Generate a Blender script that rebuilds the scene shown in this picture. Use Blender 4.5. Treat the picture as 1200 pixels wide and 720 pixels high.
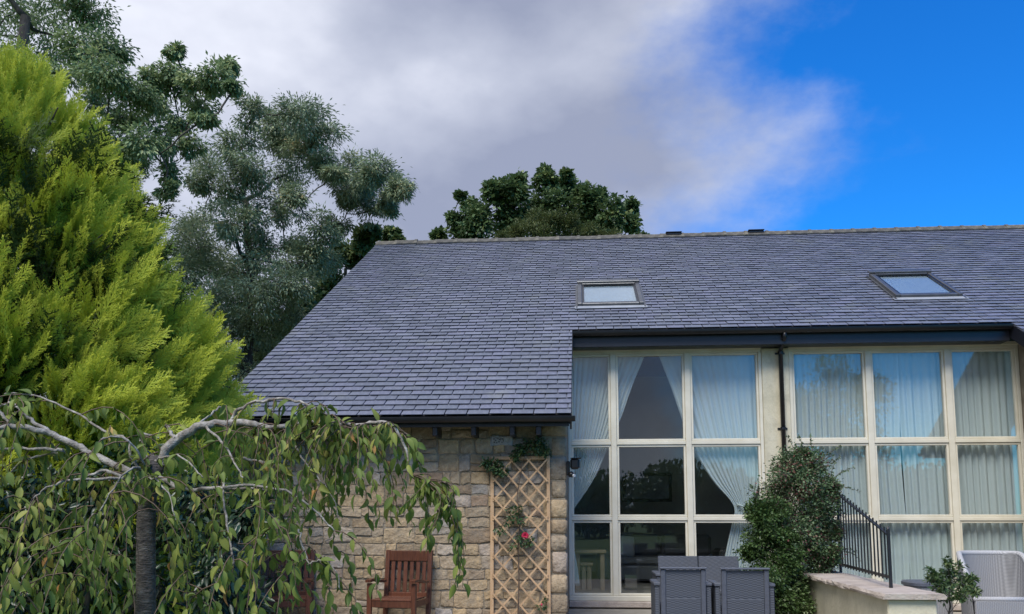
import bpy, bmesh, math, random
import numpy as np
from mathutils import Vector, Matrix

for o in list(bpy.data.objects): bpy.data.objects.remove(o)
scene = bpy.context.scene
C = scene.collection
RAD = math.radians

# ------------------------------------------------------------------ camera
F, A, TH, YP, EYE = 1000.0, RAD(4.57), RAD(6.7), 488.0, 1.42
cd = bpy.data.cameras.new('camera'); cam = bpy.data.objects.new('camera', cd); C.objects.link(cam)
cam.location = (0, 0, EYE); cam.rotation_euler = (RAD(90) + TH, 0, A)
cd.sensor_width = 36; cd.lens = 36 * F / 1200; cd.shift_y = (YP - 360) / 1200
cd.clip_start = 0.05; cd.clip_end = 2000
scene.camera = cam

# ------------------------------------------------------------------ sky
SUN_EL, SUN_AZ = 54, 196          # compass-like: azimuth from +Y clockwise; behind the camera, to its left
w = bpy.data.worlds.new('World'); scene.world = w; w.use_nodes = True
nt = w.node_tree; nt.nodes.clear()
def N(t, **k):
    n = nt.nodes.new(t)
    for a, b in k.items(): setattr(n, a, b)
    return n
def L(a, b): nt.links.new(a, b)
def M2(op, a, b=None, clamp=False):
    n = N('ShaderNodeMath', operation=op, use_clamp=clamp)
    for i, v in enumerate((a, b)):
        if v is None: continue
        if hasattr(v, 'links'): L(v, n.inputs[i])
        else: n.inputs[i].default_value = v
    return n.outputs[0]
sky = N('ShaderNodeTexSky', sky_type='NISHITA', sun_disc=False)
sky.sun_elevation = RAD(SUN_EL); sky.sun_rotation = RAD(SUN_AZ); sky.altitude = 50; sky.air_density = 1.0; sky.dust_density = 0.3; sky.ozone_density = 2.0
hs = N('ShaderNodeHueSaturation'); hs.inputs['Saturation'].default_value = 1.3; hs.inputs['Value'].default_value = 1.25; hs.inputs['Hue'].default_value = 0.503
L(sky.outputs[0], hs.inputs['Color'])
tc = N('ShaderNodeTexCoord'); sep = N('ShaderNodeSeparateXYZ'); L(tc.outputs['Generated'], sep.inputs[0])
X_, Y_, Z_ = sep.outputs
wr = N('ShaderNodeTexNoise'); wr.inputs['Scale'].default_value = 3.2; wr.inputs['Detail'].default_value = 7; wr.inputs['Roughness'].default_value = 0.58
mp = N('ShaderNodeMapping'); mp.inputs['Location'].default_value = (5.1, 1.9, 0.4); mp.inputs['Scale'].default_value = (1.0, 1.0, 1.6)
L(tc.outputs['Generated'], mp.inputs['Vector']); L(mp.outputs[0], wr.inputs['Vector'])
# the bank of cloud lies to the west (-X); it frays out into clear sky to the east
bank = M2('MULTIPLY', M2('SUBTRACT', M2('SUBTRACT', 0.195, M2('MULTIPLY', Z_, -0.06)), X_), 4.8)
frayn = M2('MULTIPLY', M2('SUBTRACT', wr.outputs['Fac'], 0.5), 3.0)
cov = M2('ADD', M2('ADD', bank, frayn), 0.22)
cr = N('ShaderNodeMapRange', interpolation_type='SMOOTHSTEP'); L(cov, cr.inputs[0]); cr.inputs[1].default_value = -0.1; cr.inputs[2].default_value = 1.15
cov = cr.outputs[0]
# tone inside the cloud: soft lilac-grey undersides, whiter billows
n2 = N('ShaderNodeTexNoise'); n2.inputs['Scale'].default_value = 2.6; n2.inputs['Detail'].default_value = 6; n2.inputs['Roughness'].default_value = 0.5
mp2 = N('ShaderNodeMapping'); mp2.inputs['Location'].default_value = (7.9, 3.2, 1.4); mp2.inputs['Scale'].default_value = (1.0, 1.0, 1.7)
L(tc.outputs['Generated'], mp2.inputs['Vector']); L(mp2.outputs[0], n2.inputs['Vector'])
ramp = N('ShaderNodeValToRGB')
e = ramp.color_ramp.elements
CS = 1.0
e[0].position = 0.34; e[0].color = (0.27, 0.30, 0.405, 1)
e[1].position = 0.68; e[1].color = (0.78, 0.80, 0.88, 1)
m = e.new(0.5); m.color = (0.45, 0.48, 0.58, 1)
L(n2.outputs['Fac'], ramp.inputs[0])
gain = N('ShaderNodeVectorMath', operation='SCALE'); L(ramp.outputs[0], gain.inputs[0]); gain.inputs['Scale'].default_value = 6.7
tint = N('ShaderNodeMix', data_type='RGBA', blend_type='MULTIPLY'); tint.inputs['Factor'].default_value = 1; tint.inputs[7].default_value = (0.13, 0.60, 0.93, 1); L(hs.outputs[0], tint.inputs[6])
mix = N('ShaderNodeMix', data_type='RGBA'); L(M2('MULTIPLY', cov, 0.97), mix.inputs['Factor']); L(tint.outputs[2], mix.inputs[6]); L(gain.outputs[0], mix.inputs[7])
bg = N('ShaderNodeBackground'); bg.inputs['Strength'].default_value = 0.10; L(mix.outputs[2], bg.inputs['Color'])
out = N('ShaderNodeOutputWorld'); L(bg.outputs[0], out.inputs[0])

# ------------------------------------------------------------------ sun (veiled by cloud)
sd = bpy.data.lights.new('sun', 'SUN'); so = bpy.data.objects.new('sun', sd); C.objects.link(so)
sd.energy = 2.0; sd.angle = RAD(28); sd.color = (1.0, 0.965, 0.90)
az = RAD(SUN_AZ); el = RAD(SUN_EL)
sv = Vector((math.sin(az) * math.cos(el), math.cos(az) * math.cos(el), math.sin(el)))
so.rotation_euler = sv.to_track_quat('Z', 'Y').to_euler(); so.location = (-6, -10, 14)

vs = scene.view_settings
vs.view_transform = 'Standard'; vs.look = 'None'; vs.gamma = 1; vs.use_curve_mapping = False; vs.exposure = 0.95
scene.render.engine = 'CYCLES'
scene.cycles.max_bounces = 8; scene.cycles.transparent_max_bounces = 16

# ------------------------------------------------------------------ survey: direction of a sight line, put at a real depth
fw = np.array([-math.sin(A) * math.cos(TH), math.cos(A) * math.cos(TH), math.sin(TH)])
rt = np.array([math.cos(A), math.sin(A), 0.0]); upv = np.cross(rt, fw)
def at(x, y, Y):
    r = fw + rt * (x - 600) / F + upv * (YP - y) / F
    return r * Y / r[1] + np.array([0, 0, EYE])

# ------------------------------------------------------------------ materials
def newmat(name):
    m = bpy.data.materials.new(name); m.use_nodes = True
    t = m.node_tree; t.nodes.clear()
    o = t.nodes.new('ShaderNodeOutputMaterial'); b = t.nodes.new('ShaderNodeBsdfPrincipled')
    t.links.new(b.outputs[0], o.inputs[0])
    return m, t, b, o
def setramp(r, cols):
    e = r.color_ramp.elements
    while len(e) > len(cols): e.remove(e[-1])
    while len(e) < len(cols): e.new(1)
    for i, c in enumerate(cols):
        e[i].position = c[0]; e[i].color = (*c[1], 1)
def mat(name, cols, scale=8, rough=0.7, bump=0.0, bscale=40, metal=0.0, objrand=None, spec=0.5, stretch=(1, 1, 1), detail=6, rvar=0.0, attr=None, patch=None):
    """cols: list of (pos, rgb) over noise; objrand: list of (pos, rgb) over the object's random number, multiplied in"""
    m, t, b, o = newmat(name)
    tc = t.nodes.new('ShaderNodeTexCoord'); mp = t.nodes.new('ShaderNodeMapping'); mp.inputs['Scale'].default_value = stretch
    t.links.new(tc.outputs['Object'], mp.inputs[0])
    n = t.nodes.new('ShaderNodeTexNoise'); n.inputs['Scale'].default_value = scale; n.inputs['Detail'].default_value = detail; n.inputs['Roughness'].default_value = 0.62
    t.links.new(mp.outputs[0], n.inputs['Vector'])
    r = t.nodes.new('ShaderNodeValToRGB'); setramp(r, cols); t.links.new(n.outputs['Fac'], r.inputs[0])
    col = r.outputs[0]
    if objrand or attr:
        if attr:
            oi = t.nodes.new('ShaderNodeAttribute'); oi.attribute_name = attr[0]; src = oi.outputs['Fac']; objrand = attr[1]
        else:
            oi = t.nodes.new('ShaderNodeObjectInfo'); src = oi.outputs['Random']
        r2 = t.nodes.new('ShaderNodeValToRGB'); setramp(r2, objrand); t.links.new(src, r2.inputs[0])
        mx = t.nodes.new('ShaderNodeMix'); mx.data_type = 'RGBA'; mx.blend_type = 'MULTIPLY'; mx.inputs['Factor'].default_value = 1
        t.links.new(col, mx.inputs[6]); t.links.new(r2.outputs[0], mx.inputs[7]); col = mx.outputs[2]
    if patch:      # lichen and run-off: blotches of another colour with a shape of their own
        ge = t.nodes.new('ShaderNodeNewGeometry'); pn = t.nodes.new('ShaderNodeTexNoise'); pn.inputs['Scale'].default_value = patch[1]; pn.inputs['Detail'].default_value = 9; pn.inputs['Roughness'].default_value = 0.7
        t.links.new(ge.outputs['Position'], pn.inputs['Vector']); pr = t.nodes.new('ShaderNodeMapRange'); pr.inputs[1].default_value = patch[2]; pr.inputs[2].default_value = patch[2] + .16; pr.inputs[4].default_value = patch[3]
        t.links.new(pn.outputs['Fac'], pr.inputs[0]); px = t.nodes.new('ShaderNodeMix'); px.data_type = 'RGBA'; t.links.new(pr.outputs[0], px.inputs['Factor']); t.links.new(col, px.inputs[6]); px.inputs[7].default_value = (*patch[0], 1); col = px.outputs[2]
    t.links.new(col, b.inputs['Base Color'])
    b.inputs['Roughness'].default_value = rough; b.inputs['Metallic'].default_value = metal; b.inputs['Specular IOR Level'].default_value = spec
    if rvar:
        mr = t.nodes.new('ShaderNodeMapRange'); mr.inputs[3].default_value = rough - rvar; mr.inputs[4].default_value = rough + rvar
        t.links.new(n.outputs['Fac'], mr.inputs[0]); t.links.new(mr.outputs[0], b.inputs['Roughness'])
    if bump:
        n3 = t.nodes.new('ShaderNodeTexNoise'); n3.inputs['Scale'].default_value = bscale; n3.inputs['Detail'].default_value = 8
        t.links.new(mp.outputs[0], n3.inputs['Vector'])
        bp = t.nodes.new('ShaderNodeBump'); bp.inputs['Strength'].default_value = bump; bp.inputs['Distance'].default_value = 0.02
        t.links.new(n3.outputs['Fac'], bp.inputs['Height']); t.links.new(bp.outputs[0], b.inputs['Normal'])
    return m
def leafmat(name, cols, rough=0.5, trans=0.3, tip=None, spec=0.4):
    """leaf colour runs over the leaf's own random number; tip: young growth colour at the end of a spray"""
    m, t, b, o = newmat(name)
    a = t.nodes.new('ShaderNodeAttribute'); a.attribute_name = 'rnd'
    r = t.nodes.new('ShaderNodeValToRGB'); setramp(r, cols); t.links.new(a.outputs['Fac'], r.inputs[0]); col = r.outputs[0]
    if tip:
        a2 = t.nodes.new('ShaderNodeAttribute'); a2.attribute_name = 'tip'
        mx = t.nodes.new('ShaderNodeMix'); mx.data_type = 'RGBA'; t.links.new(a2.outputs['Fac'], mx.inputs['Factor'])
        t.links.new(col, mx.inputs[6]); mx.inputs[7].default_value = (*tip, 1); col = mx.outputs[2]
    t.links.new(col, b.inputs['Base Color']); b.inputs['Roughness'].default_value = rough; b.inputs['Specular IOR Level'].default_value = spec
    tr = t.nodes.new('ShaderNodeBsdfTranslucent'); t.links.new(col, tr.inputs[0])
    ms = t.nodes.new('ShaderNodeMixShader'); ms.inputs[0].default_value = trans
    t.links.new(b.outputs[0], ms.inputs[1]); t.links.new(tr.outputs[0], ms.inputs[2]); t.links.new(ms.outputs[0], o.inputs[0])
    return m
MT = {}
MT['slate'] = mat('slate', [(0.3, (0.112, 0.126, 0.166)), (0.7, (0.180, 0.197, 0.248))], 5, 0.42, 0.25, 60, attr=('rnd', [(0, (0.84, 0.84, 0.86)), (0.5, (1, 1, 1)), (0.8, (1.04, 1.0, 1.08)), (1, (1.16, 1.14, 1.15))]), rvar=0.1, patch=((0.24, 0.25, 0.225), 1.7, .54, .42))
MT['slate_o'] = mat('slate_single', [(0.3, (0.112, 0.126, 0.166)), (0.7, (0.180, 0.197, 0.248))], 5, 0.42, 0.25, 60, objrand=[(0, (0.84, 0.84, 0.86)), (0.5, (1, 1, 1)), (0.8, (1.04, 1.0, 1.08)), (1, (1.16, 1.14, 1.15))], rvar=0.1, patch=((0.24, 0.25, 0.225), 1.7, .54, .42))
MT['underlay'] = mat('roof_underlay', [(0.3, (0.02, 0.02, 0.025)), (0.7, (0.03, 0.03, 0.035))], 9, 0.9)
MT['ridge'] = mat('ridge_clay', [(0.3, (0.06, 0.058, 0.055)), (0.55, (0.12, 0.115, 0.105)), (0.78, (0.24, 0.235, 0.19))], 9, 0.85, 0.6, 40, objrand=[(0, (0.8, 0.8, 0.8)), (1, (1.15, 1.1, 1.0))])
MT['black'] = mat('black_upvc', [(0.3, (0.006, 0.0065, 0.009)), (0.7, (0.011, 0.012, 0.016))], 6, 0.35, 0.05, 20)
MT['fascia'] = mat('fascia_paint', [(0.3, (0.009, 0.010, 0.017)), (0.7, (0.014, 0.016, 0.025))], 5, 0.4, 0.1, 30)
MT['iron'] = mat('black_iron', [(0.3, (0.010, 0.011, 0.014)), (0.7, (0.020, 0.021, 0.026))], 18, 0.4, 0.2, 90)
MT['cream'] = mat('cream_paint', [(0.25, (0.60, 0.56, 0.45)), (0.6, (0.70, 0.66, 0.55)), (0.8, (0.74, 0.71, 0.61))], 3.5, 0.5, 0.12, 60)
MT['render'] = mat('cream_render', [(0.25, (0.46, 0.42, 0.30)), (0.5, (0.62, 0.57, 0.43)), (0.8, (0.70, 0.66, 0.52))], 2.6, 0.85, 0.35, 60, stretch=(1, 1, 0.45), patch=((0.30, 0.28, 0.20), 2.2, .52, .5))
MT['mortar'] = mat('mortar', [(0.3, (0.20, 0.165, 0.12)), (0.7, (0.31, 0.26, 0.195))], 7, 0.95, 0.8, 45)
STC = [(max(0, q), tuple(x * f for x, f in zip(c, (0.89, 0.81, 0.765)))) for q, c in [(0.0, (0.30, 0.28, 0.235)), (0.14, (0.44, 0.36, 0.235)), (0.28, (0.36, 0.32, 0.25)), (0.4, (0.50, 0.41, 0.27)), (0.52, (0.30, 0.245, 0.18)), (0.62, (0.42, 0.37, 0.28)), (0.72, (0.55, 0.44, 0.27)), (0.8, (0.36, 0.36, 0.345)), (0.88, (0.47, 0.40, 0.29)), (0.94, (0.52, 0.50, 0.46)), (1, (0.34, 0.25, 0.17))]]
MT['stone'] = mat('sandstone', [(0.28, (0.42, 0.40, 0.38)), (0.44, (0.82, 0.80, 0.77)), (0.58, (1.0, 1.0, 0.99)), (0.74, (1.35, 1.28, 1.1))], 13, 0.92, 1.0, 26, objrand=STC, detail=8, patch=((0.17, 0.16, 0.14), 3.1, .55, .55))
MT['greystone'] = mat('grey_datestone', [(0.3, (0.28, 0.29, 0.30)), (0.7, (0.42, 0.43, 0.44))], 20, 0.9, 0.7, 60)
MT['carve'] = mat('carved_hollow', [(0.3, (0.07, 0.07, 0.07)), (0.7, (0.12, 0.12, 0.12))], 20, 0.95)
MT['coping'] = mat('coping_stone', [(0.25, (0.30, 0.25, 0.22)), (0.5, (0.45, 0.38, 0.33)), (0.75, (0.52, 0.47, 0.41))], 6, 0.9, 0.6, 40)
MT['wood'] = mat('red_brown_hardwood', [(0.25, (0.055, 0.020, 0.012)), (0.55, (0.125, 0.043, 0.022)), (0.8, (0.19, 0.07, 0.036))], 7, 0.42, 0.3, 60, stretch=(9, 9, 1), rvar=0.1, objrand=[(0, (0.75, 0.75, 0.75)), (1, (1.2, 1.15, 1.1))])
MT['trellis'] = mat('pale_softwood', [(0.25, (0.40, 0.25, 0.14)), (0.55, (0.55, 0.37, 0.22)), (0.8, (0.62, 0.45, 0.29))], 6, 0.75, 0.3, 60, stretch=(3, 3, 1), objrand=[(0, (0.82, 0.8, 0.78)), (1, (1.08, 1.06, 1.02))])
MT['pot'] = mat('dark_pot', [(0.3, (0.045, 0.045, 0.045)), (0.7, (0.085, 0.083, 0.078))], 8, 0.8, 0.5, 40)
MT['bark_dark'] = mat('dark_bark', [(0.3, (0.035, 0.030, 0.026)), (0.7, (0.09, 0.078, 0.066))], 10, 0.95, 0.8, 30, stretch=(1, 1, 0.3))
MT['bark_cherry'] = mat('cherry_bark', [(0.35, (0.045, 0.038, 0.035)), (0.55, (0.11, 0.095, 0.085)), (0.72, (0.20, 0.185, 0.17)), (0.82, (0.42, 0.40, 0.37))], 14, 0.8, 0.7, 40, stretch=(1, 1, 3.5))
MT['branch_cherry'] = mat('silver_branch', [(0.3, (0.10, 0.085, 0.07)), (0.5, (0.26, 0.24, 0.215)), (0.75, (0.50, 0.48, 0.45))], 22, 0.8, 0.5, 80)
MT['twig'] = mat('brown_twig', [(0.3, (0.07, 0.045, 0.03)), (0.7, (0.17, 0.12, 0.085))], 22, 0.85)
MT['plaster'] = mat('room_plaster', [(0.3, (0.42, 0.40, 0.37)), (0.7, (0.47, 0.45, 0.42))], 3, 0.9)
MT['carpet'] = mat('room_carpet', [(0.3, (0.16, 0.14, 0.12)), (0.7, (0.22, 0.2, 0.17))], 30, 0.95, 0.3, 120)
MT['sofa'] = mat('sofa_cloth', [(0.3, (0.12, 0.125, 0.13)), (0.7, (0.17, 0.175, 0.18))], 40, 0.95, 0.3, 120)
MT['cushion'] = mat('cushion_cloth', [(0.3, (0.45, 0.44, 0.42)), (0.7, (0.58, 0.57, 0.54))], 40, 0.95, 0.3, 120)
MT['oak'] = mat('light_oak', [(0.3, (0.30, 0.21, 0.13)), (0.7, (0.42, 0.31, 0.2))], 6, 0.5, 0.2, 60, stretch=(8, 8, 1))
MT['metal'] = mat('grey_aluminium', [(0.3, (0.10, 0.105, 0.115)), (0.7, (0.15, 0.155, 0.165))], 5, 0.38, metal=0.6)
MT['lead'] = mat('lead_flashing', [(0.3, (0.24, 0.26, 0.30)), (0.7, (0.36, 0.38, 0.42))], 5, 0.5, 0.2, 20)
MT['lawn'] = mat('lawn_grass', [(0.3, (0.035, 0.075, 0.018)), (0.5, (0.06, 0.115, 0.028)), (0.75, (0.085, 0.14, 0.04))], 3, 0.95, 0.8, 60, detail=10)
MT['patio'] = mat('patio_stone', [(0.3, (0.22, 0.20, 0.17)), (0.7, (0.36, 0.33, 0.28))], 3, 0.9, 0.4, 30)
MT['petal'] = mat('red_petal', [(0.3, (0.42, 0.012, 0.05)), (0.7, (0.62, 0.03, 0.10))], 30, 0.6)
MT['tie'] = mat('tieback_cloth', [(0.3, (0.5, 0.55, 0.56)), (0.7, (0.58, 0.63, 0.64))], 30, 0.9)
MT['white'] = mat('white_plastic', [(0.3, (0.7, 0.7, 0.7)), (0.7, (0.78, 0.78, 0.78))], 10, 0.4)

def weave(name, c1, c2, sx, sz, vertical):
    m, t, b, o = newmat(name)
    tc = t.nodes.new('ShaderNodeTexCoord'); mp = t.nodes.new('ShaderNodeMapping'); t.links.new(tc.outputs['Object'], mp.inputs[0])
    mp.inputs['Scale'].default_value = (sx, sx, sz)
    sp = t.nodes.new('ShaderNodeSeparateXYZ'); t.links.new(mp.outputs[0], sp.inputs[0])
    def mm(op, a, bb=None):
        n = t.nodes.new('ShaderNodeMath'); n.operation = op
        for i, v in enumerate((a, bb)):
            if v is None: continue
            if hasattr(v, 'links'): t.links.new(v, n.inputs[i])
            else: n.inputs[i].default_value = v
        return n.outputs[0]
    ph = mm('MULTIPLY', mm('FLOOR', mm('ADD', sp.outputs[0], sp.outputs[1])), math.pi)
    u = mm('SINE', mm('MULTIPLY', mm('ADD', sp.outputs[0], sp.outputs[1]), 2 * math.pi))
    v = mm('SINE', mm('ADD', mm('MULTIPLY', sp.outputs[2], 2 * math.pi), ph))
    h = mm('MULTIPLY', mm('ADD', u, 1.0), 0.5) if vertical else mm('ADD', mm('MULTIPLY', v, 0.35), 0.5)
    if vertical: h = mm('ADD', mm('MULTIPLY', h, 0.6), mm('MULTIPLY', mm('ADD', v, 1.0), 0.2))
    r = t.nodes.new('ShaderNodeMix'); r.data_type = 'RGBA'; t.links.new(h, r.inputs['Factor']); r.inputs[6].default_value = (*c1, 1); r.inputs[7].default_value = (*c2, 1)
    t.links.new(r.outputs[2], b.inputs['Base Color']); b.inputs['Roughness'].default_value = 0.6
    bp = t.nodes.new('ShaderNodeBump'); bp.inputs['Strength'].default_value = 0.7; bp.inputs['Distance'].default_value = 0.006
    t.links.new(h, bp.inputs['Height']); t.links.new(bp.outputs[0], b.inputs['Normal'])
    return m
MT['rattan'] = weave('grey_rattan', (0.040, 0.048, 0.066), (0.085, 0.098, 0.128), 22, 55, False)
MT['rattan_frame'] = mat('grey_resin', [(0.3, (0.070, 0.079, 0.105)), (0.7, (0.10, 0.11, 0.142))], 30, 0.5, 0.2, 120)
MT['wicker'] = weave('silver_wicker', (0.20, 0.20, 0.21), (0.36, 0.36, 0.375), 48, 60, True)
MT['wicker_rim'] = weave('silver_wicker_rim', (0.30, 0.30, 0.32), (0.56, 0.56, 0.58), 60, 40, True)

def glassmat(name, tint, ior, rough=0.0):
    m, t, b, o = newmat(name); t.nodes.remove(b)
    tr = t.nodes.new('ShaderNodeBsdfTransparent'); tr.inputs[0].default_value = (*tint, 1)
    gl = t.nodes.new('ShaderNodeBsdfGlossy'); gl.inputs['Roughness'].default_value = rough
    n = t.nodes.new('ShaderNodeTexNoise'); n.inputs['Scale'].default_value = 1.1; n.inputs['Detail'].default_value = 1
    tcx = t.nodes.new('ShaderNodeTexCoord'); t.links.new(tcx.outputs['Object'], n.inputs['Vector'])
    bp = t.nodes.new('ShaderNodeBump'); bp.inputs['Strength'].default_value = 0.05; bp.inputs['Distance'].default_value = 0.05; t.links.new(n.outputs['Fac'], bp.inputs['Height']); t.links.new(bp.outputs[0], gl.inputs['Normal'])
    fr = t.nodes.new('ShaderNodeFresnel'); ge = t.nodes.new('ShaderNodeNewGeometry'); mr = t.nodes.new('ShaderNodeMapRange')   # thin sheet: both faces reflect alike
    mr.inputs[3].default_value = ior; mr.inputs[4].default_value = 1 / ior; t.links.new(ge.outputs['Backfacing'], mr.inputs[0]); t.links.new(mr.outputs[0], fr.inputs['IOR'])
    ms = t.nodes.new('ShaderNodeMixShader'); t.links.new(fr.outputs[0], ms.inputs[0]); t.links.new(tr.outputs[0], ms.inputs[1]); t.links.new(gl.outputs[0], ms.inputs[2])
    t.links.new(ms.outputs[0], o.inputs[0])
    return m
MT['glass'] = glassmat('window_glass', (0.95, 0.98, 0.98), 1.75)
MT['skyglass'] = glassmat('rooflight_glass', (0.80, 0.86, 0.90), 2.0)

def curtainmat():
    m, t, b, o = newmat('sheer_curtain')
    b.inputs['Base Color'].default_value = (0.78, 0.83, 0.84, 1); b.inputs['Roughness'].default_value = 0.9
    tl = t.nodes.new('ShaderNodeBsdfTranslucent'); tl.inputs[0].default_value = (0.78, 0.83, 0.84, 1)
    tp = t.nodes.new('ShaderNodeBsdfTransparent')
    n = t.nodes.new('ShaderNodeTexNoise'); n.inputs['Scale'].default_value = 6
    a = t.nodes.new('ShaderNodeMixShader'); a.inputs[0].default_value = 0.25; t.links.new(b.outputs[0], a.inputs[1]); t.links.new(tl.outputs[0], a.inputs[2])
    c = t.nodes.new('ShaderNodeMixShader'); c.inputs[0].default_value = 0.16; t.links.new(a.outputs[0], c.inputs[1]); t.links.new(tp.outputs[0], c.inputs[2])
    t.links.new(c.outputs[0], o.inputs[0])
    return m
MT['curtain'] = curtainmat()
LM = {}
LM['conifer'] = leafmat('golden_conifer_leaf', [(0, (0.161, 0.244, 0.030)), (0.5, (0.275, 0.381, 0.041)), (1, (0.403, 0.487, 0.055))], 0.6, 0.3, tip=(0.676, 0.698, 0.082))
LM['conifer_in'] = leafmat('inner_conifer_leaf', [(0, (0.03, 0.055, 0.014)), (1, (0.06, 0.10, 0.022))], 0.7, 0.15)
LM['euc'] = leafmat('bluegreen_leaf', [(0, (0.144, 0.199, 0.127)), (0.6, (0.277, 0.347, 0.208)), (0.9, (0.486, 0.513, 0.296)), (1, (0.585, 0.470, 0.254))], 0.5, 0.25)
LM['ash'] = leafmat('midgreen_leaf', [(0, (0.116, 0.181, 0.086)), (0.6, (0.232, 0.319, 0.149)), (1, (0.408, 0.452, 0.199))], 0.5, 0.3)
LM['maple'] = leafmat('dark_maple_leaf', [(0, (0.060, 0.104, 0.046)), (0.6, (0.121, 0.187, 0.072)), (1, (0.242, 0.284, 0.102))], 0.45, 0.25)
LM['olive'] = leafmat('olive_leaf', [(0, (0.066, 0.094, 0.033)), (0.6, (0.121, 0.154, 0.055)), (1, (0.187, 0.209, 0.083))], 0.5, 0.3)
LM['cherry'] = leafmat('cherry_leaf', [(0, (0.092, 0.145, 0.036)), (0.45, (0.183, 0.249, 0.056)), (0.75, (0.306, 0.339, 0.080)), (0.94, (0.429, 0.359, 0.111)), (1, (0.521, 0.263, 0.089))], 0.55, 0.32, spec=0.3)
LM['laurel'] = leafmat('dark_evergreen_leaf', [(0, (0.012, 0.032, 0.016)), (0.7, (0.024, 0.055, 0.026)), (1, (0.045, 0.085, 0.035))], 0.35, 0.12, spec=0.5)
LM['coto'] = leafmat('cotoneaster_leaf', [(0, (0.040, 0.080, 0.036)), (0.5, (0.090, 0.154, 0.065)), (0.72, (0.200, 0.272, 0.136)), (0.8, (0.162, 0.065, 0.065)), (1, (0.235, 0.090, 0.080))], 0.4, 0.15)
LM['box'] = leafmat('bright_shrub_leaf', [(0, (0.034, 0.074, 0.021)), (0.6, (0.074, 0.133, 0.038)), (0.9, (0.138, 0.207, 0.074)), (1, (0.216, 0.276, 0.128))], 0.4, 0.2)
LM['rose'] = leafmat('rose_leaf', [(0, (0.03, 0.07, 0.028)), (0.6, (0.06, 0.115, 0.042)), (1, (0.13, 0.17, 0.06))], 0.45, 0.25)

# ------------------------------------------------------------------ mesh helpers
class MB:
    def __init__(s): s.v = []; s.f = []
    def add(s, v, f):
        o = len(s.v); s.v += [tuple(map(float, p)) for p in v]; s.f += [tuple(i + o for i in q) for q in f]; return s
    def box(s, x0, x1, y0, y1, z0, z1):
        return s.add([(x0, y0, z0), (x1, y0, z0), (x1, y1, z0), (x0, y1, z0), (x0, y0, z1), (x1, y0, z1), (x1, y1, z1), (x0, y1, z1)],
              [(0, 3, 2, 1), (4, 5, 6, 7), (0, 1, 5, 4), (1, 2, 6, 5), (2, 3, 7, 6), (3, 0, 4, 7)])
    def obox(s, c, ax, ay, az, hx, hy, hz):
        c, ax, ay, az = [np.array(q, float) for q in (c, ax, ay, az)]
        P = [c + ax * hx * i + ay * hy * j + az * hz * k for k in (-1, 1) for (i, j) in ((-1, -1), (1, -1), (1, 1), (-1, 1))]
        return s.add(P, [(0, 3, 2, 1), (4, 5, 6, 7), (0, 1, 5, 4), (1, 2, 6, 5), (2, 3, 7, 6), (3, 0, 4, 7)])
    def bar(s, p, q, wd, th, side=(0, 1, 0)):
        p, q = np.array(p, float), np.array(q, float); d = q - p; l = np.linalg.norm(d); d /= l
        n = np.array(side, float); n -= d * (n @ d); n /= np.linalg.norm(n); b = np.cross(d, n)
        return s.obox((p + q) / 2, b, n, d, wd / 2, th / 2, l / 2)
    def tube(s, pts, rad, k=6, cap=True):
        pts = [np.array(p, float) for p in pts]; n = len(pts)
        if not hasattr(rad, '__len__'): rad = [rad] * n
        prev = None; rings = []
        for i in range(n):
            t = pts[min(i + 1, n - 1)] - pts[max(i - 1, 0)]; t /= (np.linalg.norm(t) + 1e-9)
            if prev is None:
                a = np.array([1, 0, 0]) if abs(t[0]) < 0.8 else np.array([0, 1, 0])
            else: a = prev
            u = a - t * (a @ t); u /= (np.linalg.norm(u) + 1e-9); prev = u; vv = np.cross(t, u)
            rings.append([pts[i] + rad[i] * (u * math.cos(2 * math.pi * j / k) + vv * math.sin(2 * math.pi * j / k)) for j in range(k)])
        V = [p for r in rings for p in r]; Fc = []
        for i in range(n - 1):
            for j in range(k):
                Fc.append((i * k + j, i * k + (j + 1) % k, (i + 1) * k + (j + 1) % k, (i + 1) * k + j))
        if cap: Fc += [tuple(range(k))[::-1], tuple((n - 1) * k + j for j in range(k))]
        return s.add(V, Fc)
    def lathe(s, c, prof, k=20):
        V = []; Fc = []
        for (r, z) in prof:
            for j in range(k): V.append((c[0] + r * math.cos(2 * math.pi * j / k), c[1] + r * math.sin(2 * math.pi * j / k), c[2] + z))
        for i in range(len(prof) - 1):
            for j in range(k): Fc.append((i * k + j, i * k + (j + 1) % k, (i + 1) * k + (j + 1) % k, (i + 1) * k + j))
        return s.add(V, Fc)
    def mesh(s, name, m, bevel=0.0, smooth=False):
        me = bpy.data.meshes.new(name); me.from_pydata(s.v, [], s.f); me.materials.append(m)
        if bevel or True:
            bm = bmesh.new(); bm.from_mesh(me); bmesh.ops.recalc_face_normals(bm, faces=bm.faces)
            if bevel: bmesh.ops.bevel(bm, geom=[e for e in bm.edges if len(e.link_faces) == 2 and e.calc_face_angle(0) > 0.6], offset=bevel, segments=1, affect='EDGES', clamp_overlap=True)
            bm.to_mesh(me); bm.free()
        if smooth: me.polygons.foreach_set('use_smooth', [True] * len(me.polygons))
        return me
def obj(name, me, parent=None, loc=None, kind=None):
    """a mesh in world coordinates; under a top-level Empty its own offset undoes the Empty's place"""
    o = bpy.data.objects.new(name, me); C.objects.link(o)
    if parent is not None:
        o.parent = parent
        if loc is None: o.location = -parent.location if parent.type == 'EMPTY' else (0, 0, 0)
        else: o.location = loc
    elif loc is not None: o.location = loc
    if kind: o['kind'] = kind
    return o
def part(name, mb, m, parent, bevel=0.0, smooth=False, kind=None):
    return obj(name, mb.mesh(name, m, bevel, smooth), parent, None, kind)
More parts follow.
